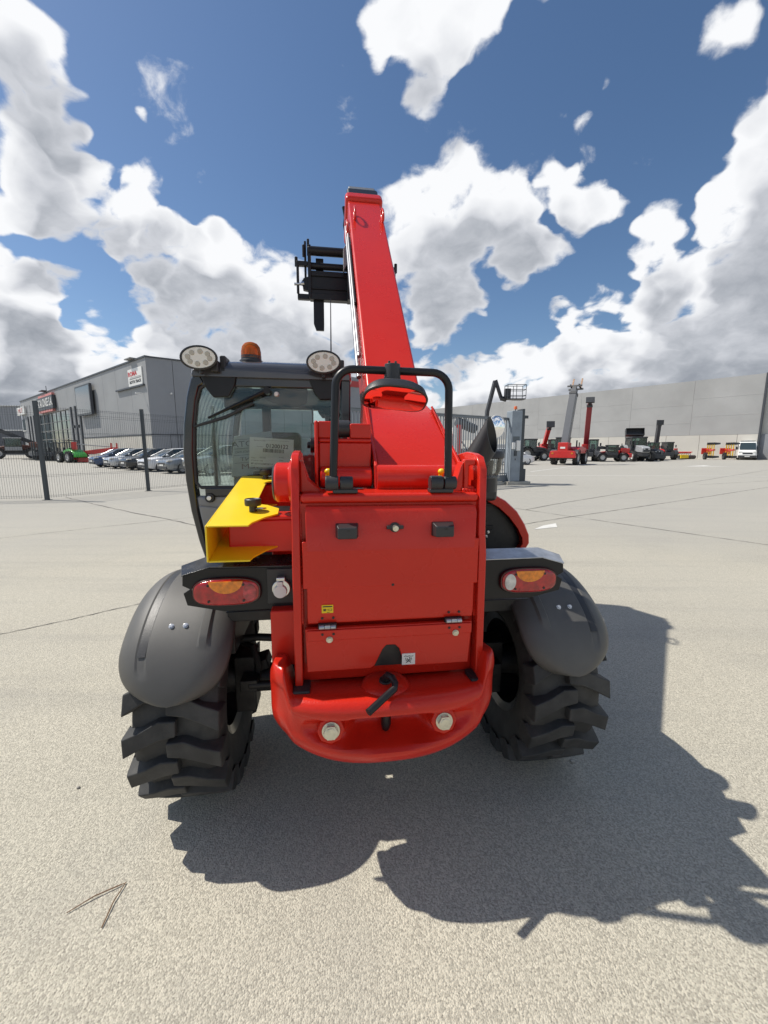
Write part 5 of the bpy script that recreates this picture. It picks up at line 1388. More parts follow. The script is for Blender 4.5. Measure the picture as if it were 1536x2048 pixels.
mb = MB(); GF.box(mb, 0.3, gl + 0.5, -0.16, 0.16, 0.0, 0.10); tag(mb.build('gate_kerb', CURB, bevel=0.01), 'low concrete rail bed under the sliding gate', 'kerb')
# round mirror and notice hung on the gate
mir = empty('traffic_mirror', (4.47, 16.45, 2.4)); tag(mir, 'round convex traffic mirror with pale rim hung on the gate', 'mirror')
def disc(mb, c, r, n, y0, y1, F, flat=1.0):
    for k in range(1): pass
gm = Matrix.Translation((4.36, 16.05, 2.28)) @ Matrix.Rotation(math.atan2(gd.y, gd.x) * 0.6, 4, 'Z')
mb = MB(); mb.tube([gm @ Vector((0.40 * math.cos(2 * math.pi * t / 36), 0, 0.43 * math.sin(2 * math.pi * t / 36))) for t in range(37)], 0.016, 8); child(mb, 'rim', SIGNW, mir)
mb = MB(); mb.loft([[gm @ Vector((r * math.cos(2 * math.pi * t / 36), y, r * 1.07 * math.sin(2 * math.pi * t / 36))) for t in range(36)] for r, y in ((0.395, 0.0), (0.33, -0.03), (0.2, -0.06), (0.01, -0.075))]); child(mb, 'mirror_face', MIRR, mir, smooth=60)
mb = MB(); mb.box((4.40, 16.18, 2.28), (0.05, 0.22, 0.05)); child(mb, 'bracket', GATE, mir)
nt_ = empty('gate_notice', (3.95, 15.9, 1.55)); tag(nt_, 'white framed notice board below the round mirror on the gate', 'notice')
ng = Matrix.Translation((3.93, 15.86, 1.62)) @ Matrix.Rotation(math.atan2(gd.y, gd.x), 4, 'Z')
mb = MB(); mb.box((0, 0, 0), (0.50, 0.02, 0.66), None, ng); child(mb, 'board', SIGNW, nt_, bevel=0.006)
mb = MB(); mb.box((0.0, -0.0115, 0.10), (0.26, 0.004, 0.30), None, ng); child(mb, 'picture', mat('notice_picture', (0.50, 0.34, 0.40), 0.6, var=0.4, vscale=5), nt_)
mb = MB(); mb.box((0.0, -0.0115, -0.14), (0.34, 0.004, 0.03), None, ng); mb.box((0.0, -0.0115, -0.21), (0.30, 0.004, 0.025), None, ng); child(mb, 'print', INK, nt_)
# drive pillar
pil = empty('gate_pillar', (5.25, 16.75, 0)); tag(pil, 'tall weathered grey gate pillar with control boxes and orange lamp', 'pillar')
pm = Matrix.Translation((5.28, 16.72, 0)) @ Matrix.Rotation(R(14), 4, 'Z')
mb = MB(); mb.bb(-0.27, 0.19, -0.22, 0.22, 0.12, 2.92, pm); child(mb, 'post', PILL, pil, bevel=0.03, seg=3)
mb = MB(); mb.bb(0.191, 0.30, -0.20, 0.20, 0.12, 3.0, pm); child(mb, 'side_channel', FENCE, pil, bevel=0.006)
mb = MB(); mb.bb(-0.24, 0.16, -0.226, -0.2205, 0.30, 1.42, pm); child(mb, 'service_door', PILL, pil, bevel=0.003)
mb = MB(); mb.bb(-0.20, 0.10, -0.224, -0.2205, 1.72, 1.92, pm); child(mb, 'patch', mat('patch_dark', (0.12, 0.14, 0.15), 0.6), pil)
mb = MB(); mb.bb(-0.25, -0.12, -0.30, -0.221, 1.42, 1.68, pm); child(mb, 'intercom', SIGNW, pil, bevel=0.01)
mb = MB(); mb.bb(-0.07, 0.10, -0.31, -0.221, 1.36, 1.76, pm); child(mb, 'keypad_box', SIGNW, pil, bevel=0.01)
mb = MB(); mb.bb(-0.12, -0.02, -0.27, -0.221, 1.15, 1.36, pm); mb.bb(-0.075, -0.045, -0.24, -0.221, 0.98, 1.05, pm); child(mb, 'lock', FENCE, pil)
mb = MB(); mb.cyl(pm @ Vector((0.02, 0.05, 2.92)), pm @ Vector((0.02, 0.05, 3.0)), 0.02, n=8); child(mb, 'lamp_stem', FENCE, pil)
mb = MB(); mb.cyl(pm @ Vector((0.02, 0.05, 3.0)), pm @ Vector((0.02, 0.05, 3.12)), 0.07, 0.06, 14); child(mb, 'warning_lamp', mat('orange_lens', (0.75, 0.16, 0.05), 0.3), pil, bevel=0.01)
mb = MB()
for dx, dy in ((0.42, 0.1), (0.52, 0.25), (0.62, 0.35)): mb.bb(dx, dx + 0.05, dy, dy + 0.05, 0.1, 2.75, pm)
mb.bb(0.30, 0.72, 0.2, 0.26, 2.66, 2.78, pm); mb.bb(0.30, 0.72, 0.2, 0.26, 0.8, 0.88, pm)
child(mb, 'guide_frame', FENCE, pil)
mb = MB(); mb.bb(0.32, 0.52, -0.12, 0.10, 0.12, 0.62, pm); mb.cyl(pm @ Vector((0.42, 0.0, 0.6)), pm @ Vector((0.42, 0.0, 0.85)), 0.06, n=10); child(mb, 'gate_motor', FENCE, pil, bevel=0.02)
mb = MB(); mb.bb(-0.42, 0.62, -0.34, 0.5, 0.0, 0.12, pm); child(mb, 'footing', CURB, pil, bevel=0.01)

# ------------------------------------------------------------------ vehicles in the yard
RIMG = mat('pale_rim', (0.50, 0.50, 0.49), 0.45, var=0.1); RIMD = mat('dark_rim', (0.05, 0.05, 0.055), 0.4)
GREYB = mat('boom_grey_paint', (0.10, 0.105, 0.115), 0.4, coat=0.3, var=0.06); DRED = mat('deep_red_paint', (0.26, 0.012, 0.02), 0.35, coat=0.4)
DGREY = mat('machine_dark_grey', (0.045, 0.047, 0.052), 0.5, var=0.2, vscale=4); RED2 = mat('machine_red', (0.55, 0.02, 0.018), 0.35, coat=0.4, var=0.08)
GRN = mat('machine_green', (0.05, 0.36, 0.05), 0.4, coat=0.3, var=0.2, vscale=5); LGREY = mat('machine_light_grey', (0.34, 0.35, 0.36), 0.45, var=0.1)
ORNG = mat('lamp_orange', (0.6, 0.2, 0.02), 0.3); VGLASS = mat('vehicle_glass', (0.035, 0.05, 0.055), 0.05, spec=0.8); TGLASS = thin_glass('machine_glass', (0.62, 0.72, 0.70), 1.0, haze=0.06)
WOODT = mat('fork_rust', (0.36, 0.21, 0.12), 0.6, var=0.2)
FAR_TYRE = {}
def far_wheel(parent, x, y, r, w, rim=None, lug=True, side=1):
    e = bpy.data.objects.new('wheel', None); COL.objects.link(e); e.parent = parent; e.location = (x, y, r)
    key = (lug,)
    if key not in FAR_TYRE:
        if lug: mb = make_tyre_mb(1.0, 0.36, 15)
        else:
            mb = MB(); mb.lathe([(0.62, -0.30), (0.72, -0.34), (0.92, -0.33), (0.99, -0.26), (1.0, 0.0), (0.99, 0.26), (0.92, 0.33), (0.72, 0.34), (0.62, 0.30)], (0, 0, 0), 'x', 36)
        t = mb.build('tyre', TYRE, None); FAR_TYRE[key] = t.data
    else:
        t = bpy.data.objects.new('tyre', FAR_TYRE[key]); COL.objects.link(t)
    t.parent = e; t.scale = (w / 0.72, r, r)
    if ('rim', lug) not in FAR_TYRE:
        mb = MB(); q = 0.535 if lug else 0.63
        mb.lathe([(q, 0.30), (q * 0.93, 0.26), (q * 0.85, 0.12), (q * 0.45, 0.16), (q * 0.40, 0.24), (0.0, 0.24)], (0, 0, 0), 'x', 30)
        mb.lathe([(q, -0.30), (q * 0.93, -0.26), (q * 0.85, -0.12), (q * 0.45, -0.16), (q * 0.40, -0.24), (0.0, -0.24)], (0, 0, 0), 'x', 30)
        mb.lathe([(q, -0.30), (q, 0.30)], (0, 0, 0), 'x', 30)
        FAR_TYRE[('rim', lug)] = mb.build('rim', RIMG, None).data
        ro = [o for o in bpy.data.objects if o.data == FAR_TYRE[('rim', lug)]][0]
    else:
        ro = bpy.data.objects.new('rim', FAR_TYRE[('rim', lug)]); COL.objects.link(ro)
    ro.parent = e; ro.scale = (w / 0.72, r, r)
    if rim is not None:
        ro.material_slots[0].link = 'OBJECT'; ro.material_slots[0].material = rim
    return e

def B(root, name, m, *boxes, bevel=0.02, prisms=(), cyls=(), tubes=(), smooth=38):
    mb = MB()
    for b in boxes: mb.bb(*b)
    for p in prisms: mb.prism(*p)
    for c in cyls: mb.cyl(*c)
    for t in tubes: mb.tube(*t)
    return mb.build(name, m, root, bevel=bevel, smooth=smooth)

def place(name, label, cat, loc, deg, s=1.0, group=None):
    r = empty(name, (loc[0], loc[1], 0), R(deg)); r.scale = (s, s, s)
    tag(r, label, cat, group); return r

def cab_box(root, x0, x1, y0, y1, z0, z1, m=DGREY, zg=None):
    """glazed cab: lower shell, posts, roof and panes"""
    zg = zg or z0 + (z1 - z0) * 0.30; p = 0.07
    B(root, 'cab_shell', m, (x0, x1, y0, y1, z0, zg), bevel=0.04)
    for x in (x0, x1 - p):
        for y in (y0, y1 - p): B(root, 'cab_post', DGREY, (x, x + p, y, y + p, zg, z1 - 0.08), bevel=0.015)
    B(root, 'cab_roof', m, (x0 - 0.04, x1 + 0.04, y0 - 0.06, y1 + 0.08, z1 - 0.09, z1 + 0.05), bevel=0.04)
    B(root, 'windscreen', TGLASS, (x0 + p, x1 - p, y1 - 0.045, y1 - 0.03, zg, z1 - 0.09), bevel=0)
    B(root, 'rear_glass', TGLASS, (x0 + p, x1 - p, y0 + 0.03, y0 + 0.045, zg, z1 - 0.09), bevel=0)
    B(root, 'side_glass', TGLASS, (x0 + 0.03, x0 + 0.045, y0 + p, y1 - p, zg, z1 - 0.09), bevel=0)
    B(root, 'side_glass', TGLASS, (x1 - 0.045, x1 - 0.03, y0 + p, y1 - p, zg, z1 - 0.09), bevel=0)
    B(root, 'seat', INT, ((x0 + x1) / 2 - 0.22, (x0 + x1) / 2 + 0.22, y0 + 0.3, y0 + 0.42, zg, zg + 0.55), ((x0 + x1) / 2 - 0.22, (x0 + x1) / 2 + 0.22, y0 + 0.42, y0 + 0.8, zg, zg + 0.12), bevel=0.03)

def boom_part(root, name, m, x0, x1, py, pz, ang, s0, s1, n0, n1, bevel=0.02):
    u = Vector((0, math.cos(ang), math.sin(ang))); n = Vector((0, -math.sin(ang), math.cos(ang)))
    mb = MB()
    v = [Vector((x, py, pz)) + u * s + n * k for k in (n0, n1) for s in (s0, s1) for x in (x0, x1)]
    mb.add(v, [(0, 1, 3, 2), (4, 6, 7, 5), (0, 4, 5, 1), (2, 3, 7, 6), (0, 2, 6, 4), (1, 5, 7, 3)])
    return mb.build(name, m, root, bevel=bevel)

def tele(label, loc, deg, s=1.0, body=RED2, boomm=GREYB, ang=20, blen=3.4, ext=0.0, tool='fork', toolang=0, tail=True, rim=RIMG, cabm=DGREY, innerm=None, bw=1.0):
    t = place('yard_telehandler', label, 'telehandler', loc, deg, s, 'telehandlers parked in the yard')
    for x in (-0.92, 0.92):
        for y in (-1.45, 1.45): far_wheel(t, x, y, 0.62, 0.42, rim)
    B(t, 'chassis', DGREY, (-0.55, 0.55, -2.2, 2.2, 0.55, 1.0), bevel=0.05)
    B(t, 'axle', DGREY, (-0.8, 0.8, -1.52, -1.38, 0.52, 0.72), (-0.8, 0.8, 1.38, 1.52, 0.52, 0.72))
    if tail:
        B(t, 'counterweight', body, bevel=0.05, prisms=(([(-1.05, 0.62), (1.05, 0.62), (1.1, 0.80), (1.0, 1.22), (0.55, 1.26), (-0.55, 1.26), (-1.0, 1.22), (-1.1, 0.80)], 'y', -2.55, -2.1),))
        B(t, 'tail_box', body, (-0.42, 0.42, -2.45, -1.3, 1.262, 1.95), bevel=0.06)
        B(t, 'number_plate', SIGNW, (-0.2, 0.2, -2.462, -2.4505, 1.42, 1.58), bevel=0)
        for x in (-0.88, 0.72): B(t, 'tail_lamp', ORNG, (x, x + 0.16, -2.57, -2.551, 0.95, 1.10), bevel=0)
    B(t, 'engine_hood', body, bevel=0.06, prisms=(([(-1.5, 1.0), (1.6, 1.0), (1.7, 1.2), (1.2, 1.45), (-0.2, 1.62), (-1.2, 1.6), (-1.55, 1.4)], 'x', 0.32, 1.12),))
    for x in (-0.92, 0.92):
        for y in (-1.45, 1.45):
            mb = MB(); rg = []
            for a in range(-50, 81, 13):
                aa = R(a) if y > 0 else R(-a)
                rg.append([(x - 0.24, y + 0.70 * math.sin(aa), 0.62 + 0.70 * math.cos(aa)), (x + 0.24, y + 0.70 * math.sin(aa), 0.62 + 0.70 * math.cos(aa)), (x + 0.24, y + 0.74 * math.sin(aa), 0.62 + 0.74 * math.cos(aa)), (x - 0.24, y + 0.74 * math.sin(aa), 0.62 + 0.74 * math.cos(aa))])
            mb.loft(rg); mb.build('fender', DGREY, t)
    cab_box(t, -1.1, -0.2, -0.65, 0.85, 0.95, 2.42, cabm)
    B(t, 'exhaust', DGREY, cyls=(((0.75, -0.9, 1.5), (0.75, -0.9, 2.15), 0.06),), bevel=0)
    B(t, 'mirror', DGREY, (-1.38, -1.22, 0.95, 1.0, 1.7, 2.05), bevel=0.02)
    py, pz, a = -1.75, 1.85, R(ang)
    boom_part(t, 'boom', boomm, -0.18 * bw, 0.18 * bw, py, pz, a, -0.35, blen, -0.22 * bw, 0.22 * bw)
    boom_part(t, 'boom_end', DGREY, -0.20 * bw, 0.20 * bw, py, pz, a, blen - 0.22, blen + 0.02, -0.24 * bw, 0.24 * bw)
    e = blen + ext
    boom_part(t, 'inner_boom', innerm or boomm, -0.14 * bw, 0.14 * bw, py, pz, a, blen, e + 0.35, -0.17 * bw, 0.17 * bw)
    u = Vector((0, math.cos(a), math.sin(a))); n = Vector((0, -math.sin(a), math.cos(a)))
    h = Vector((0, py, pz)) + u * (e + 0.45)
    ta = R(toolang); f = Vector((0, math.cos(ta), math.sin(ta))); g = Vector((0, -math.sin(ta), math.cos(ta)))
    def tb(name, m, x0, x1, s0, s1, k0, k1, bv=0.01):
        mb = MB(); v = [h + Vector((x, 0, 0)) + f * s_ + g * k for k in (k0, k1) for s_ in (s0, s1) for x in (x0, x1)]
        mb.add(v, [(0, 1, 3, 2), (4, 6, 7, 5), (0, 4, 5, 1), (2, 3, 7, 6), (0, 2, 6, 4), (1, 5, 7, 3)]); return mb.build(name, m, t, bevel=bv)
    tb('boom_head', DGREY, -0.16, 0.16, -0.35, 0.15, -0.55, 0.15)
    if tool == 'fork':
        tb('carriage', DGREY, -0.62, 0.62, 0.15, 0.27, -0.5, -0.36); tb('carriage', DGREY, -0.62, 0.62, 0.15, 0.27, 0.05, 0.16)
        for x in (-0.42, 0.30): tb('fork', WOODT, x, x + 0.13, 0.27, 1.35, -0.5, -0.45); tb('fork_heel', DGREY, x, x + 0.13, 0.27, 0.33, -0.449, 0.2)
    elif tool == 'bucket':
        mb = MB()
        pr = [(0.15, -0.5), (0.15, 0.25), (0.35, 0.42), (0.95, 0.30), (0.9, 0.26), (0.42, 0.36), (0.24, 0.2), (0.24, -0.42), (0.9, -0.5), (0.9, -0.56)]
        rg = [[h + Vector((x, 0, 0)) + f * p_ + g * q_ for p_, q_ in pr] for x in (-1.0, 1.0)]
        mb.loft(rg); mb.build('bucket', DGREY, t, bevel=0.01)
        for x in (-1.0, 0.97): tb('bucket_side', DGREY, x, x + 0.03, 0.16, 0.85, -0.5, 0.33)
    elif tool == 'head':
        tb('carriage', DGREY, -0.45, 0.45, 0.1, 0.3, -0.5, 0.2); tb('head_lamp', SIGNW, -0.1, 0.1, -0.55, -0.36, -0.1, 0.12)
    return t

def tractor(label, loc, deg, s=1.0, body=DGREY, loader=True, cabm=DGREY, rim=RIMG, grp='tractors in the yard'):
    t = place('tractor', label, 'tractor', loc, deg, s, grp)
    for x in (-0.85, 0.85): far_wheel(t, x, -0.95, 0.80, 0.48, rim); far_wheel(t, x, 1.35, 0.55, 0.36, rim)
    B(t, 'chassis', DGREY, (-0.3, 0.3, -1.3, 2.0, 0.55, 0.95), (-0.7, 0.7, 1.28, 1.42, 0.48, 0.62), (-0.7, 0.7, -1.05, -0.85, 0.68, 0.9), bevel=0.03)
    B(t, 'engine_hood', body, bevel=0.08, prisms=(([(0.35, 0.95), (2.1, 0.90), (2.15, 1.35), (1.9, 1.52), (0.35, 1.68)], 'x', -0.38, 0.38),))
    B(t, 'grille', DGREY, (-0.3, 0.3, 2.151, 2.17, 0.98, 1.35), bevel=0.01)
    cab_box(t, -0.75, 0.75, -1.15, 0.45, 1.1, 2.5, cabm, 1.45)
    for x in (-0.85, 0.85):
        mb = MB(); rg = []
        for a in range(-60, 71, 13):
            aa = R(a); rg.append([(x - 0.26, -0.95 + r_ * math.sin(aa), 0.80 + r_ * math.cos(aa)) for r_ in (0.88, 0.92)] + [(x + 0.26, -0.95 + r_ * math.sin(aa), 0.80 + r_ * math.cos(aa)) for r_ in (0.92, 0.88)])
        mb.loft(rg); mb.build('fender', body, t)
    B(t, 'exhaust', DGREY, cyls=(((0.46, 0.55, 1.4), (0.46, 0.55, 2.4), 0.05),), bevel=0)
    for x in (-0.95, 0.83): B(t, 'mirror', DGREY, (x, x + 0.12, 0.5, 0.55, 1.75, 2.1), bevel=0.015)
    for x in (-0.28, 0.14): B(t, 'head_lamp', SIGNW, (x, x + 0.14, 2.172, 2.18, 1.22, 1.32), bevel=0)
    if loader:
        for x in (-0.52, 0.44):
            B(t, 'loader_arm', DGREY, bevel=0.02, prisms=(([(0.5, 1.4), (0.5, 1.65), (1.7, 1.55), (2.75, 0.75), (2.65, 0.6), (1.6, 1.35)], 'x', x, x + 0.09),))
        B(t, 'loader_bar', DGREY, (-0.8, 0.8, 2.62, 2.78, 0.35, 0.95), bevel=0.03)
    return t

def car(label, loc, deg, paint, suv=False, wag=False, s=1.0):
    c = place('parked_car', label, 'car', loc, deg, s, 'cars parked in the yard')
    dz = 0.14 if suv else 0.0
    st = [(0.0, 0.62, .42, .66), (0.06, 0.76, .28, .72), (0.28, 0.86, .20, .80), (0.7, 0.895, .18, .875), (1.2, 0.90, .17, .945), (1.9, 0.905, .17, .97), (2.9, 0.905, .17, .985), (3.7, 0.885, .18, 1.0), (4.15, 0.84, .24, .98), (4.32, 0.70, .36, .90)]
    rings = []
    for y, w, z0, z1 in st:
        z1 += dz; zm = z0 + (z1 - z0) * 0.62
        rings.append([(-w * .90, -y, z0 + dz * .6), (w * .90, -y, z0 + dz * .6), (w, -y, z0 + .16 + dz * .6), (w, -y, zm), (w * .95, -y, z1 - .04), (w * .80, -y, z1), (0, -y, z1 + .03), (-w * .80, -y, z1), (-w * .95, -y, z1 - .04), (-w, -y, zm), (-w, -y, z0 + .16 + dz * .6)])
    mb = MB(); mb.loft(rings); mb.build('body', paint, c, smooth=50)
    gr = [(0.98, .70, .93, .95), (1.25, .69, .94, 1.13), (1.75, .62, .95, 1.385), (2.2, .61, .96, 1.44), (2.9, .605, .97, 1.45), (3.5, .60, .98, 1.40 if not wag else 1.44), (3.95, .64, .98, 1.18 if not wag else 1.36), (4.2, .66, .97, 1.0)]
    rings = []
    for y, w, z0, z1 in gr:
        z0 += dz; z1 += dz * 1.3
        rings.append([(-w * 1.22, -y, z0), (w * 1.22, -y, z0), (w * 1.10, -y, z0 + (z1 - z0) * .55), (w, -y, z1 - .02), (w * .8, -y, z1), (-w * .8, -y, z1), (-w, -y, z1 - .02), (-w * 1.10, -y, z0 + (z1 - z0) * .55)])
    mb = MB(); mb.loft(rings); mb.build('greenhouse', VGLASS, c, smooth=50)
    rr = [(1.72, .57, 1.375), (2.2, .60, 1.445), (2.9, .60, 1.455), (3.5, .58, 1.405 if not wag else 1.445), (3.6, .55, 1.38 if not wag else 1.43)]
    mb = MB(); mb.loft([[(-w * 1.03, -y, z - .03 + dz * 1.3), (-w * .8, -y, z + .012 + dz * 1.3), (w * .8, -y, z + .012 + dz * 1.3), (w * 1.03, -y, z - .03 + dz * 1.3)] for y, w, z in rr]); mb.build('roof', paint, c, smooth=50)
    for sx in (-1, 1):
        mb = MB()
        for p0, p1 in (((0.92, .82, .95), (1.74, .60, 1.385)), ((2.55, .74, .99), (2.5, .625, 1.42)), ((3.55, .74, 1.0), (3.45, .62, 1.40))):
            mb.tube([(sx * p0[1], -p0[0], p0[2] + dz), (sx * p1[1] * 1.03, -p1[0], p1[2] + dz * 1.3)], 0.02, 6)
        mb.build('pillar', paint, c)
        mb = MB(); mb.prism([(sx * .48, .66 + dz), (sx * .84, .72 + dz), (sx * .86, .79 + dz), (sx * .55, .74 + dz)], 'y', -0.27, -0.03); mb.build('headlight', LEDF, c, bevel=0.01)
        mb = MB(); mb.ell((sx * .98, -1.2, 1.02 + dz), (0.11, 0.07, 0.07), 12, 8); mb.build('wing_mirror', paint, c)
        for y in (-0.80, -3.42): far_wheel(c, sx * 0.79, y, 0.315 + dz * .25, 0.22, RIMD if paint in DARKP else RIMG, False)
    B(c, 'grille', DGREY, (-0.45, 0.45, -0.05, 0.012, .50 + dz, .64 + dz), (-0.62, 0.62, -0.06, 0.008, .26 + dz * .6, .42 + dz * .6), bevel=0.02)
    B(c, 'number_plate', SIGNW, (-0.26, 0.26, 0.0125, 0.02, .44 + dz, .53 + dz), bevel=0)
    return c

def paint(name, col, metal=0.4): return mat(name, col, 0.28, metal=metal, coat=0.8)
PW, PS, PK, PB, PG, PDG = paint('car_white', (0.74, 0.75, 0.76), 0.0), paint('car_silver', (0.50, 0.52, 0.54)), paint('car_black', (0.02, 0.022, 0.025)), paint('car_blue', (0.03, 0.06, 0.14)), paint('car_grey', (0.22, 0.24, 0.26)), paint('car_bronze', (0.30, 0.30, 0.28))
DARKP = [PK, PB]
HD = -39.5 + 0.0       # cars stand nose to the lane
row = [((-22.6, 31.6), PB, 'dark blue car with low nose, farthest of the parked row', False, False), ((-19.9, 29.3), PS, 'silver car second from the far end of the parked row', False, True),
       ((-17.5, 27.4), PK, 'black car in the middle of the row behind the fence', False, False), ((-15.2, 25.6), PW, 'white car with raked windscreen in the row behind the fence', False, False),
       ((-12.9, 23.7), PG, 'grey car beside the white car in the parked row', False, False), ((-10.5, 21.9), PDG, 'bronze grey car at the near end of the parked row', True, False)]
for p, m, lab, sv, wg in row: car(lab, p, 180 - 39.3 , m, sv, wg)

# --- right side of the yard
tele('big red telehandler with its long grey boom raised steeply', (17.0, 37.6), -38, 1.0, RED2, GREYB, 69, 4.8, 0.0, 'fork', 62, bw=1.55)
tele('rotating telehandler with deep red raised boom facing the camera', (23.4, 47.5), 158, 1.0, RED2, DRED, 74, 4.7, 0.1, 'head', 30, bw=1.5)
tele('red telehandler with lifted carriage behind the big grey boom', (20.8, 52.5), 170, 1.05, RED2, RED2, 42, 3.0, 0.2, 'head', 10, bw=1.2)
tele('low black and red telehandler parked side-on before the warehouse', (25.0, 45.3), 82, 0.74, RED2, DGREY, 4, 3.2, 0.0, 'none', 0, True)
tele('red telehandler with a dark bucket held up above its cab', (30.2, 50.6), 160, 0.95, RED2, RED2, 24, 3.2, 0.0, 'bucket', 25)
tele('telehandler with slim dark upright boom near the red implement', (36.2, 53.6), 172, 0.92, RED2, DGREY, 84, 3.1, 0.0, 'head', 0, bw=1.2)
tractor('dark loader tractor with pale rims left of the big telehandler', (17.2, 48.6), -76, 1.0)
tractor('grey tractor with tall muddy tyres next to the raised bucket', (29.0, 47.2), 172, 1.08, LGREY, False)
tractor('small dark tractor with a front blade right of the grey tractor', (32.2, 49.4), 165, 0.85, DGREY, True)

def plough(label, loc, deg):
    t = place('plough', label, 'plough', loc, deg, 1.1, 'ploughs by the warehouse')
    B(t, 'main_beam', RED2, (-0.1, 0.1, -1.4, 1.4, 1.05, 1.22), bevel=0.02)
    B(t, 'headstock', RED2, (-0.5, 0.5, 1.2, 1.36, 0.6, 1.35), bevel=0.03)
    for k in range(4):
        y = -1.2 + 0.7 * k
        for sgn in (1, -1):
            B(t, 'plough_leg', mat('plough_yellow', (0.75, 0.48, 0.03), 0.5) if 'plough_yellow' not in MATS else MATS['plough_yellow'], (-0.05, 0.05, y, y + 0.1, 1.22 if sgn > 0 else 0.45, 1.75 if sgn > 0 else 1.05), bevel=0.01)
            mb = MB(); z = 1.85 if sgn > 0 else 0.30
            rg = []
            for i in range(6):
                a = i / 5
                rg.append([(-0.1 + 0.75 * a, y + 0.05 + 0.12 * a * a, z - 0.16 + 0.10 * a), (-0.1 + 0.75 * a, y + 0.09 + 0.12 * a * a, z - 0.16 + 0.10 * a), (-0.1 + 0.75 * a, y + 0.02 + 0.3 * a, z + 0.17 - 0.05 * a), (-0.1 + 0.75 * a, y - 0.02 + 0.3 * a, z + 0.17 - 0.05 * a)])
            mb.loft(rg); mb.build('mouldboard', DGREY, t)
    far_wheel(t, -0.75, -1.1, 0.42, 0.25, DGREY)
    B(t, 'wheel_arm', RED2, tubes=(([(-0.75, -1.1, 0.42), (-0.6, -1.1, 0.9), (0, -1.1, 1.1)], 0.05, 8),), bevel=0)
    return t
plough('reversible plough with upturned shares, left of the pair by the warehouse', (43.3, 54.6), -22)
plough('reversible plough with upturned shares nearest the white van', (45.5, 54.2), -22)

def implement(label, loc, deg, s=1.0, skirt=True, name='harrow'):
    t = place(name, label, 'implement', loc, deg, s)
    B(t, 'frame', RED2, (-1.6, 1.6, -0.1, 0.05, 0.75, 0.9), (-1.6, 1.6, 0.8, 0.95, 0.75, 0.9), bevel=0.02)
    for x in (-1.55, -0.5, 0.5, 1.45): B(t, 'cross_bar', RED2, (x, x + 0.1, -0.3, 1.1, 0.9005, 1.0), bevel=0.02)
    for i in range(9):
        x = -1.5 + i * 0.36
        B(t, 'tine', RED2 if i % 2 else DGREY, tubes=(([(x, 0.0, 0.8), (x, -0.2, 0.55), (x, -0.05, 0.28), (x, 0.1, 0.02)], 0.03, 6),), bevel=0)
    B(t, 'headstock', RED2, (-0.3, 0.3, 0.9, 1.05, 1.0, 1.45), bevel=0.03)
    mb = MB(); mb.cyl((-1.5, -0.6, 0.28), (1.5, -0.6, 0.28), 0.26, n=14); mb.build('roller', DGREY, t)
    if skirt: B(t, 'yellow_guard', YEL, (-1.7, -0.2, -1.0, -0.88, 0.12, 0.55), (-1.7, -0.2, -0.88, -0.5, 0.55, 0.6), bevel=0.02)
    return t
implement('red cultivator with a yellow guard lying before the warehouse', (41.0, 56.4), 20, 1.0)

def van():
    t = place('white_van', 'white delivery van facing the camera at the warehouse corner', 'van', (45.5, 51.4), 141, 0.95)
    st = [(0.0, .80, .45, .95), (0.1, .92, .32, 1.05), (0.5, .97, .28, 1.18), (0.95, .98, .26, 1.28), (1.8, .98, .26, 2.30), (2.1, .98, .26, 2.42), (4.9, .97, .28, 2.42), (5.0, .93, .35, 2.36)]
    mb = MB(); mb.loft([[(-w, -y, z0), (w, -y, z0), (w, -y, z0 + (z1 - z0) * .55), (w * .90, -y, z1 - .08), (w * .82, -y, z1), (-w * .82, -y, z1), (-w * .90, -y, z1 - .08), (-w, -y, z0 + (z1 - z0) * .55)] for y, w, z0, z1 in st])
    mb.build('body', WHITE, t, smooth=35, bevel=0.02)
    mb = MB(); mb.loft([[(-w, -y - 0.0, z), (w, -y, z)] for y, w, z in ((0.98, .84, 1.345), (1.74, .76, 2.25))], closed=False, caps=False)
    o = mb.build('windscreen', VGLASS, t, smooth=0); o.location = (0, 0.03, 0.03)
    for sx in (-1, 1):
        mb = MB(); mb.prism([(-1.25, 1.35), (-1.8, 2.15), (-2.5, 2.15), (-2.5, 1.35)], 'x', sx * 0.96, sx * 0.985); mb.build('side_window', VGLASS, t)
        B(t, 'headlight', LEDF, (sx * .88, sx * .52, -0.12, 0.0, .95, 1.13), bevel=0.03)
        B(t, 'wing_mirror', DGREY, (sx * 1.22, sx * 1.02, -1.35, -1.2, 1.35, 1.75), bevel=0.03)
        for y in (-0.95, -4.1): far_wheel(t, sx * 0.86, y, 0.36, 0.24, RIMD, False)
    B(t, 'grille', DGREY, (-.5, .5, -0.06, 0.03, .78, 1.0), bevel=0.03); B(t, 'bumper', DGREY, (-.93, .93, -0.3, 0.05, .30, .62), bevel=0.06)
    B(t, 'number_plate', SIGNW, (-.26, .26, 0.051, 0.06, .42, .53), bevel=0)
    B(t, 'roof_bar', DGREY, (-.75, .75, -2.4, -2.3, 2.43, 2.55), (-.75, .75, -3.4, -3.3, 2.43, 2.55), bevel=0.02); B(t, 'roof_box', WHITE, (-.4, .4, -3.2, -2.45, 2.43, 2.62), bevel=0.03)
van()
c = car('white hatchback with red markings half hidden behind the gate pillar', (13.3, 37.2), -78, PW, False, True)
mb = MB(); mb.bb(0.912, 0.918, -2.6, -1.3, 0.45, 0.75); mb.build('red_marking', SIGNR, c)
car('dark car of which only the bumper corner shows at the right edge', (33.6, 35.0), 60, PK)

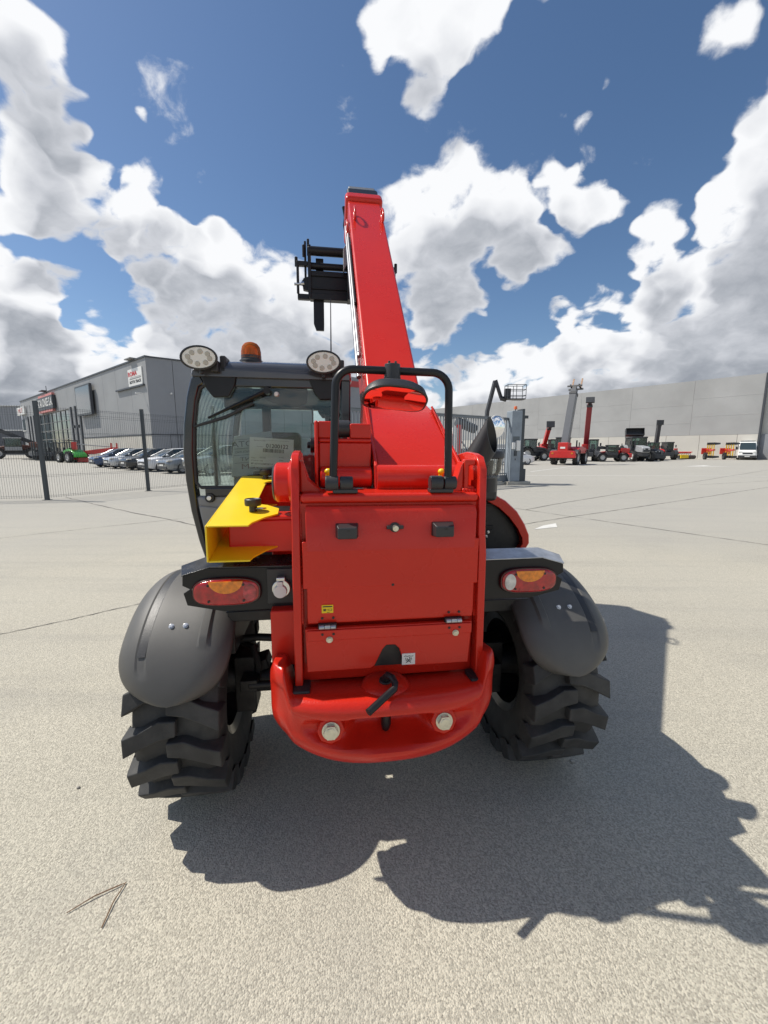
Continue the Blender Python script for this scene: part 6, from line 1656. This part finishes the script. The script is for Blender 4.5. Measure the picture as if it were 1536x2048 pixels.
# boom lift behind the gate
def lift():
    t = place('boom_lift', 'grey articulated boom lift with railed basket above the gate', 'boom lift', (17.2, 63.0), 60, 1.0)
    for x in (-1.0, 1.0):
        for y in (-1.2, 1.2): far_wheel(t, x, y, 0.5, 0.35, RIMG)
    B(t, 'chassis', DGREY, (-0.8, 0.8, -1.6, 1.6, 0.55, 1.0), bevel=0.05); B(t, 'turret', LGREY, (-0.9, 0.9, -1.7, 0.6, 1.05, 2.1), bevel=0.1)
    return t
lf = lift()
def wl(pts, r, n=4): 
    mb = MB(); mb.tube(pts, r, n); return mb
inv = lf.matrix_basis.inverted()
def wpart(name, m, pts, r, n=4):
    mb = MB(); mb.tube([inv @ Vector(p) for p in pts], r, n); return mb.build(name, m, lf)
wpart('lower_boom', DGREY, [(15.3, 63, 2.0), (15.6, 63, 7.0), (16.6, 63, 11.4)], 0.34)
wpart('jib', DGREY, [(16.65, 63, 11.5), (17.6, 63, 8.9)], 0.27)
wpart('jib_end', DGREY, [(17.5, 63, 8.9), (18.4, 63, 8.7)], 0.35)
mbk = [(18.2, 61.8), (20.9, 61.8), (20.9, 63.4), (18.2, 63.4)]
for z in (9.15, 10.0, 10.7):
    wpart('basket_rail', FENCE, [(a, b, z) for a, b in mbk + mbk[:1]], 0.05, 5)
for a, b in mbk + [(19.5, 61.8), (19.5, 63.4)]: wpart('basket_post', FENCE, [(a, b, 8.75), (a, b, 10.7)], 0.05, 5)
mb = MB(); mb.bb(18.2, 20.9, 61.8, 63.4, 8.6, 8.75); [setattr(mb, 'v', [tuple(inv @ Vector(p)) for p in mb.v])]; mb.build('basket_floor', DGREY, lf)
mb = MB(); mb.bb(18.0, 18.8, 62.2, 63.0, 8.8, 10.2); setattr(mb, 'v', [tuple(inv @ Vector(p)) for p in mb.v]); mb.build('control_box', DGREY, lf)
# machinery standing behind the gate, partly covered by the boom
gi = place('field_sprayer', 'red and white folded sprayer with black tank behind the gate bars', 'implement', (5.0, 27.5), 20, 1.0)
B(gi, 'mast', RED2, (-0.2, 0.15, -0.1, 0.1, 0.4, 3.0), (-0.9, -0.6, -0.1, 0.1, 0.4, 2.6), bevel=0.03)
B(gi, 'tank', DGREY, cyls=(((0.0, 0.3, 3.2), (1.5, 0.5, 2.75), 0.32),), bevel=0.05); B(gi, 'hose_reel', DGREY, cyls=(((0.4, 0.3, 0.95), (0.7, 0.3, 0.95), 0.5),), bevel=0.05)
B(gi, 'white_panel', SIGNW, (-0.5, -0.25, -0.2, 0.2, 1.2, 2.8), bevel=0.02); B(gi, 'boom_arm', LGREY, tubes=(([(-1.2, 0, 3.3), (0.3, 0.2, 3.6), (1.3, 0.3, 2.9)], 0.09, 6), ([(-0.1, 0, 2.2), (0.5, 0.2, 1.7), (0.8, 0.2, 1.3)], 0.06, 6)), bevel=0)
B(gi, 'base_frame', RED2, (-1.0, 1.2, -0.5, 0.8, 0.3, 0.5), bevel=0.02)
for x in (-0.9, 1.1): far_wheel(gi, x, 0.1, 0.4, 0.25)

# --- left side of the yard
tele('grey telehandler with inclined boom parked at the far left', (-52.5, 58.5), 132, 1.2, mat('machine_brown', (0.22, 0.08, 0.05), 0.5), DGREY, 26, 3.4, 0.3, 'head', -10, True, RIMG, LGREY)
def forklift(label, loc, deg):
    t = place('forklift', label, 'forklift', loc, deg, 1.0, 'forklifts in front of the showroom')
    B(t, 'body', DGREY, (-0.55, 0.55, -1.0, 0.9, 0.25, 0.95), bevel=0.08); B(t, 'counterweight', DGREY, (-0.56, 0.56, -1.35, -1.0, 0.3, 1.05), bevel=0.1)
    for x in (-0.5, 0.44):
        B(t, 'overhead_post', FENCE, (x, x + 0.06, 0.5, 0.56, 0.95, 2.05), (x, x + 0.06, -0.7, -0.64, 0.95, 2.05), bevel=0.01)
        B(t, 'mast_rail', FENCE, (x * 0.7, x * 0.7 + 0.1, 1.0, 1.14, 0.08, 2.2), bevel=0.01); B(t, 'fork', FENCE, (x * 0.6, x * 0.6 + 0.1, 1.15, 2.2, 0.08, 0.13), bevel=0)
    B(t, 'overhead_guard', FENCE, (-0.52, 0.52, -0.72, 0.58, 2.05, 2.12), bevel=0.02); B(t, 'seat', INT, (-0.25, 0.25, -0.5, -0.05, 0.96, 1.1), (-0.25, 0.25, -0.62, -0.5, 0.96, 1.55), bevel=0.04)
    for x in (-0.5, 0.5): far_wheel(t, x, 0.75, 0.33, 0.25, RIMD, False); far_wheel(t, x, -0.8, 0.28, 0.2, RIMD, False)
    return t
for p, lab in (((-43.0, 52.0), 'dark forklift at the left end of the row before the glass front'), ((-40.4, 50.0), 'dark forklift second from the left before the glass front'), ((-38.0, 48.0), 'dark forklift third from the left before the glass front'), ((-35.8, 46.4), 'dark forklift at the right end of the row behind the green loader')):
    forklift(lab, p, 150)
g = place('compact_loader', 'green compact wheel loader with dark front frame behind the fence', 'loader', (-32.2, 42.4), 62, 1.0)
for x in (-0.7, 0.7): far_wheel(g, x, -0.8, 0.58, 0.4, RIMG); far_wheel(g, x, 0.95, 0.58, 0.4, RIMG)
B(g, 'engine_cover', GRN, bevel=0.06, prisms=(([(-1.7, 0.55), (-0.2, 0.55), (-0.2, 1.35), (-0.9, 1.3), (-1.6, 0.95), (-1.8, 0.7)], 'x', -0.55, 0.55),))
B(g, 'front_frame', GRN, (-0.4, 0.4, 0.1, 1.5, 0.5, 0.95), bevel=0.05); B(g, 'roll_bar', DGREY, (-0.5, -0.44, -0.3, -0.22, 1.3, 2.2), (0.44, 0.5, -0.3, -0.22, 1.3, 2.2), (-0.6, 0.6, -0.6, 0.5, 2.2, 2.27), bevel=0.02)
B(g, 'seat', INT, (-0.25, 0.25, -0.25, 0.2, 1.0, 1.3), bevel=0.05); B(g, 'arm', GRN, bevel=0.03, prisms=(([(0.2, 0.9), (0.3, 1.5), (1.5, 1.2), (2.4, 0.5), (2.3, 0.35), (1.3, 0.95)], 'x', -0.12, 0.12),))
B(g, 'stripe', mat('loader_white', (0.6, 0.7, 0.6), 0.5), (-0.56, -0.551, -1.4, -0.6, 0.85, 0.95), bevel=0)
r = place('red_grader_blade', 'red folding implement with raised arm between green loader and cars', 'implement', (-30.6, 42.6), 20, 1.0)
B(r, 'headstock', RED2, (-1.4, -1.0, -0.2, 0.3, 0.3, 2.1), bevel=0.05); B(r, 'beam', RED2, bevel=0.04, prisms=(([(-1.2, 0.8), (-1.2, 1.1), (2.6, 1.6), (2.7, 1.35), (0.5, 0.85)], 'y', -0.15, 0.15),))
B(r, 'end_frame', RED2, (2.0, 2.1, -0.2, 0.2, 1.4, 2.0), (2.5, 2.6, -0.2, 0.2, 1.4, 2.0), bevel=0.02); B(r, 'push_rod', LGREY, tubes=(([(-1.1, 0, 1.9), (0.3, 0, 1.75), (2.0, 0, 1.6)], 0.05, 8),), bevel=0); B(r, 'share', RED2, (-1.0, 1.0, -0.3, 0.0, 0.05, 0.5), bevel=0.03)
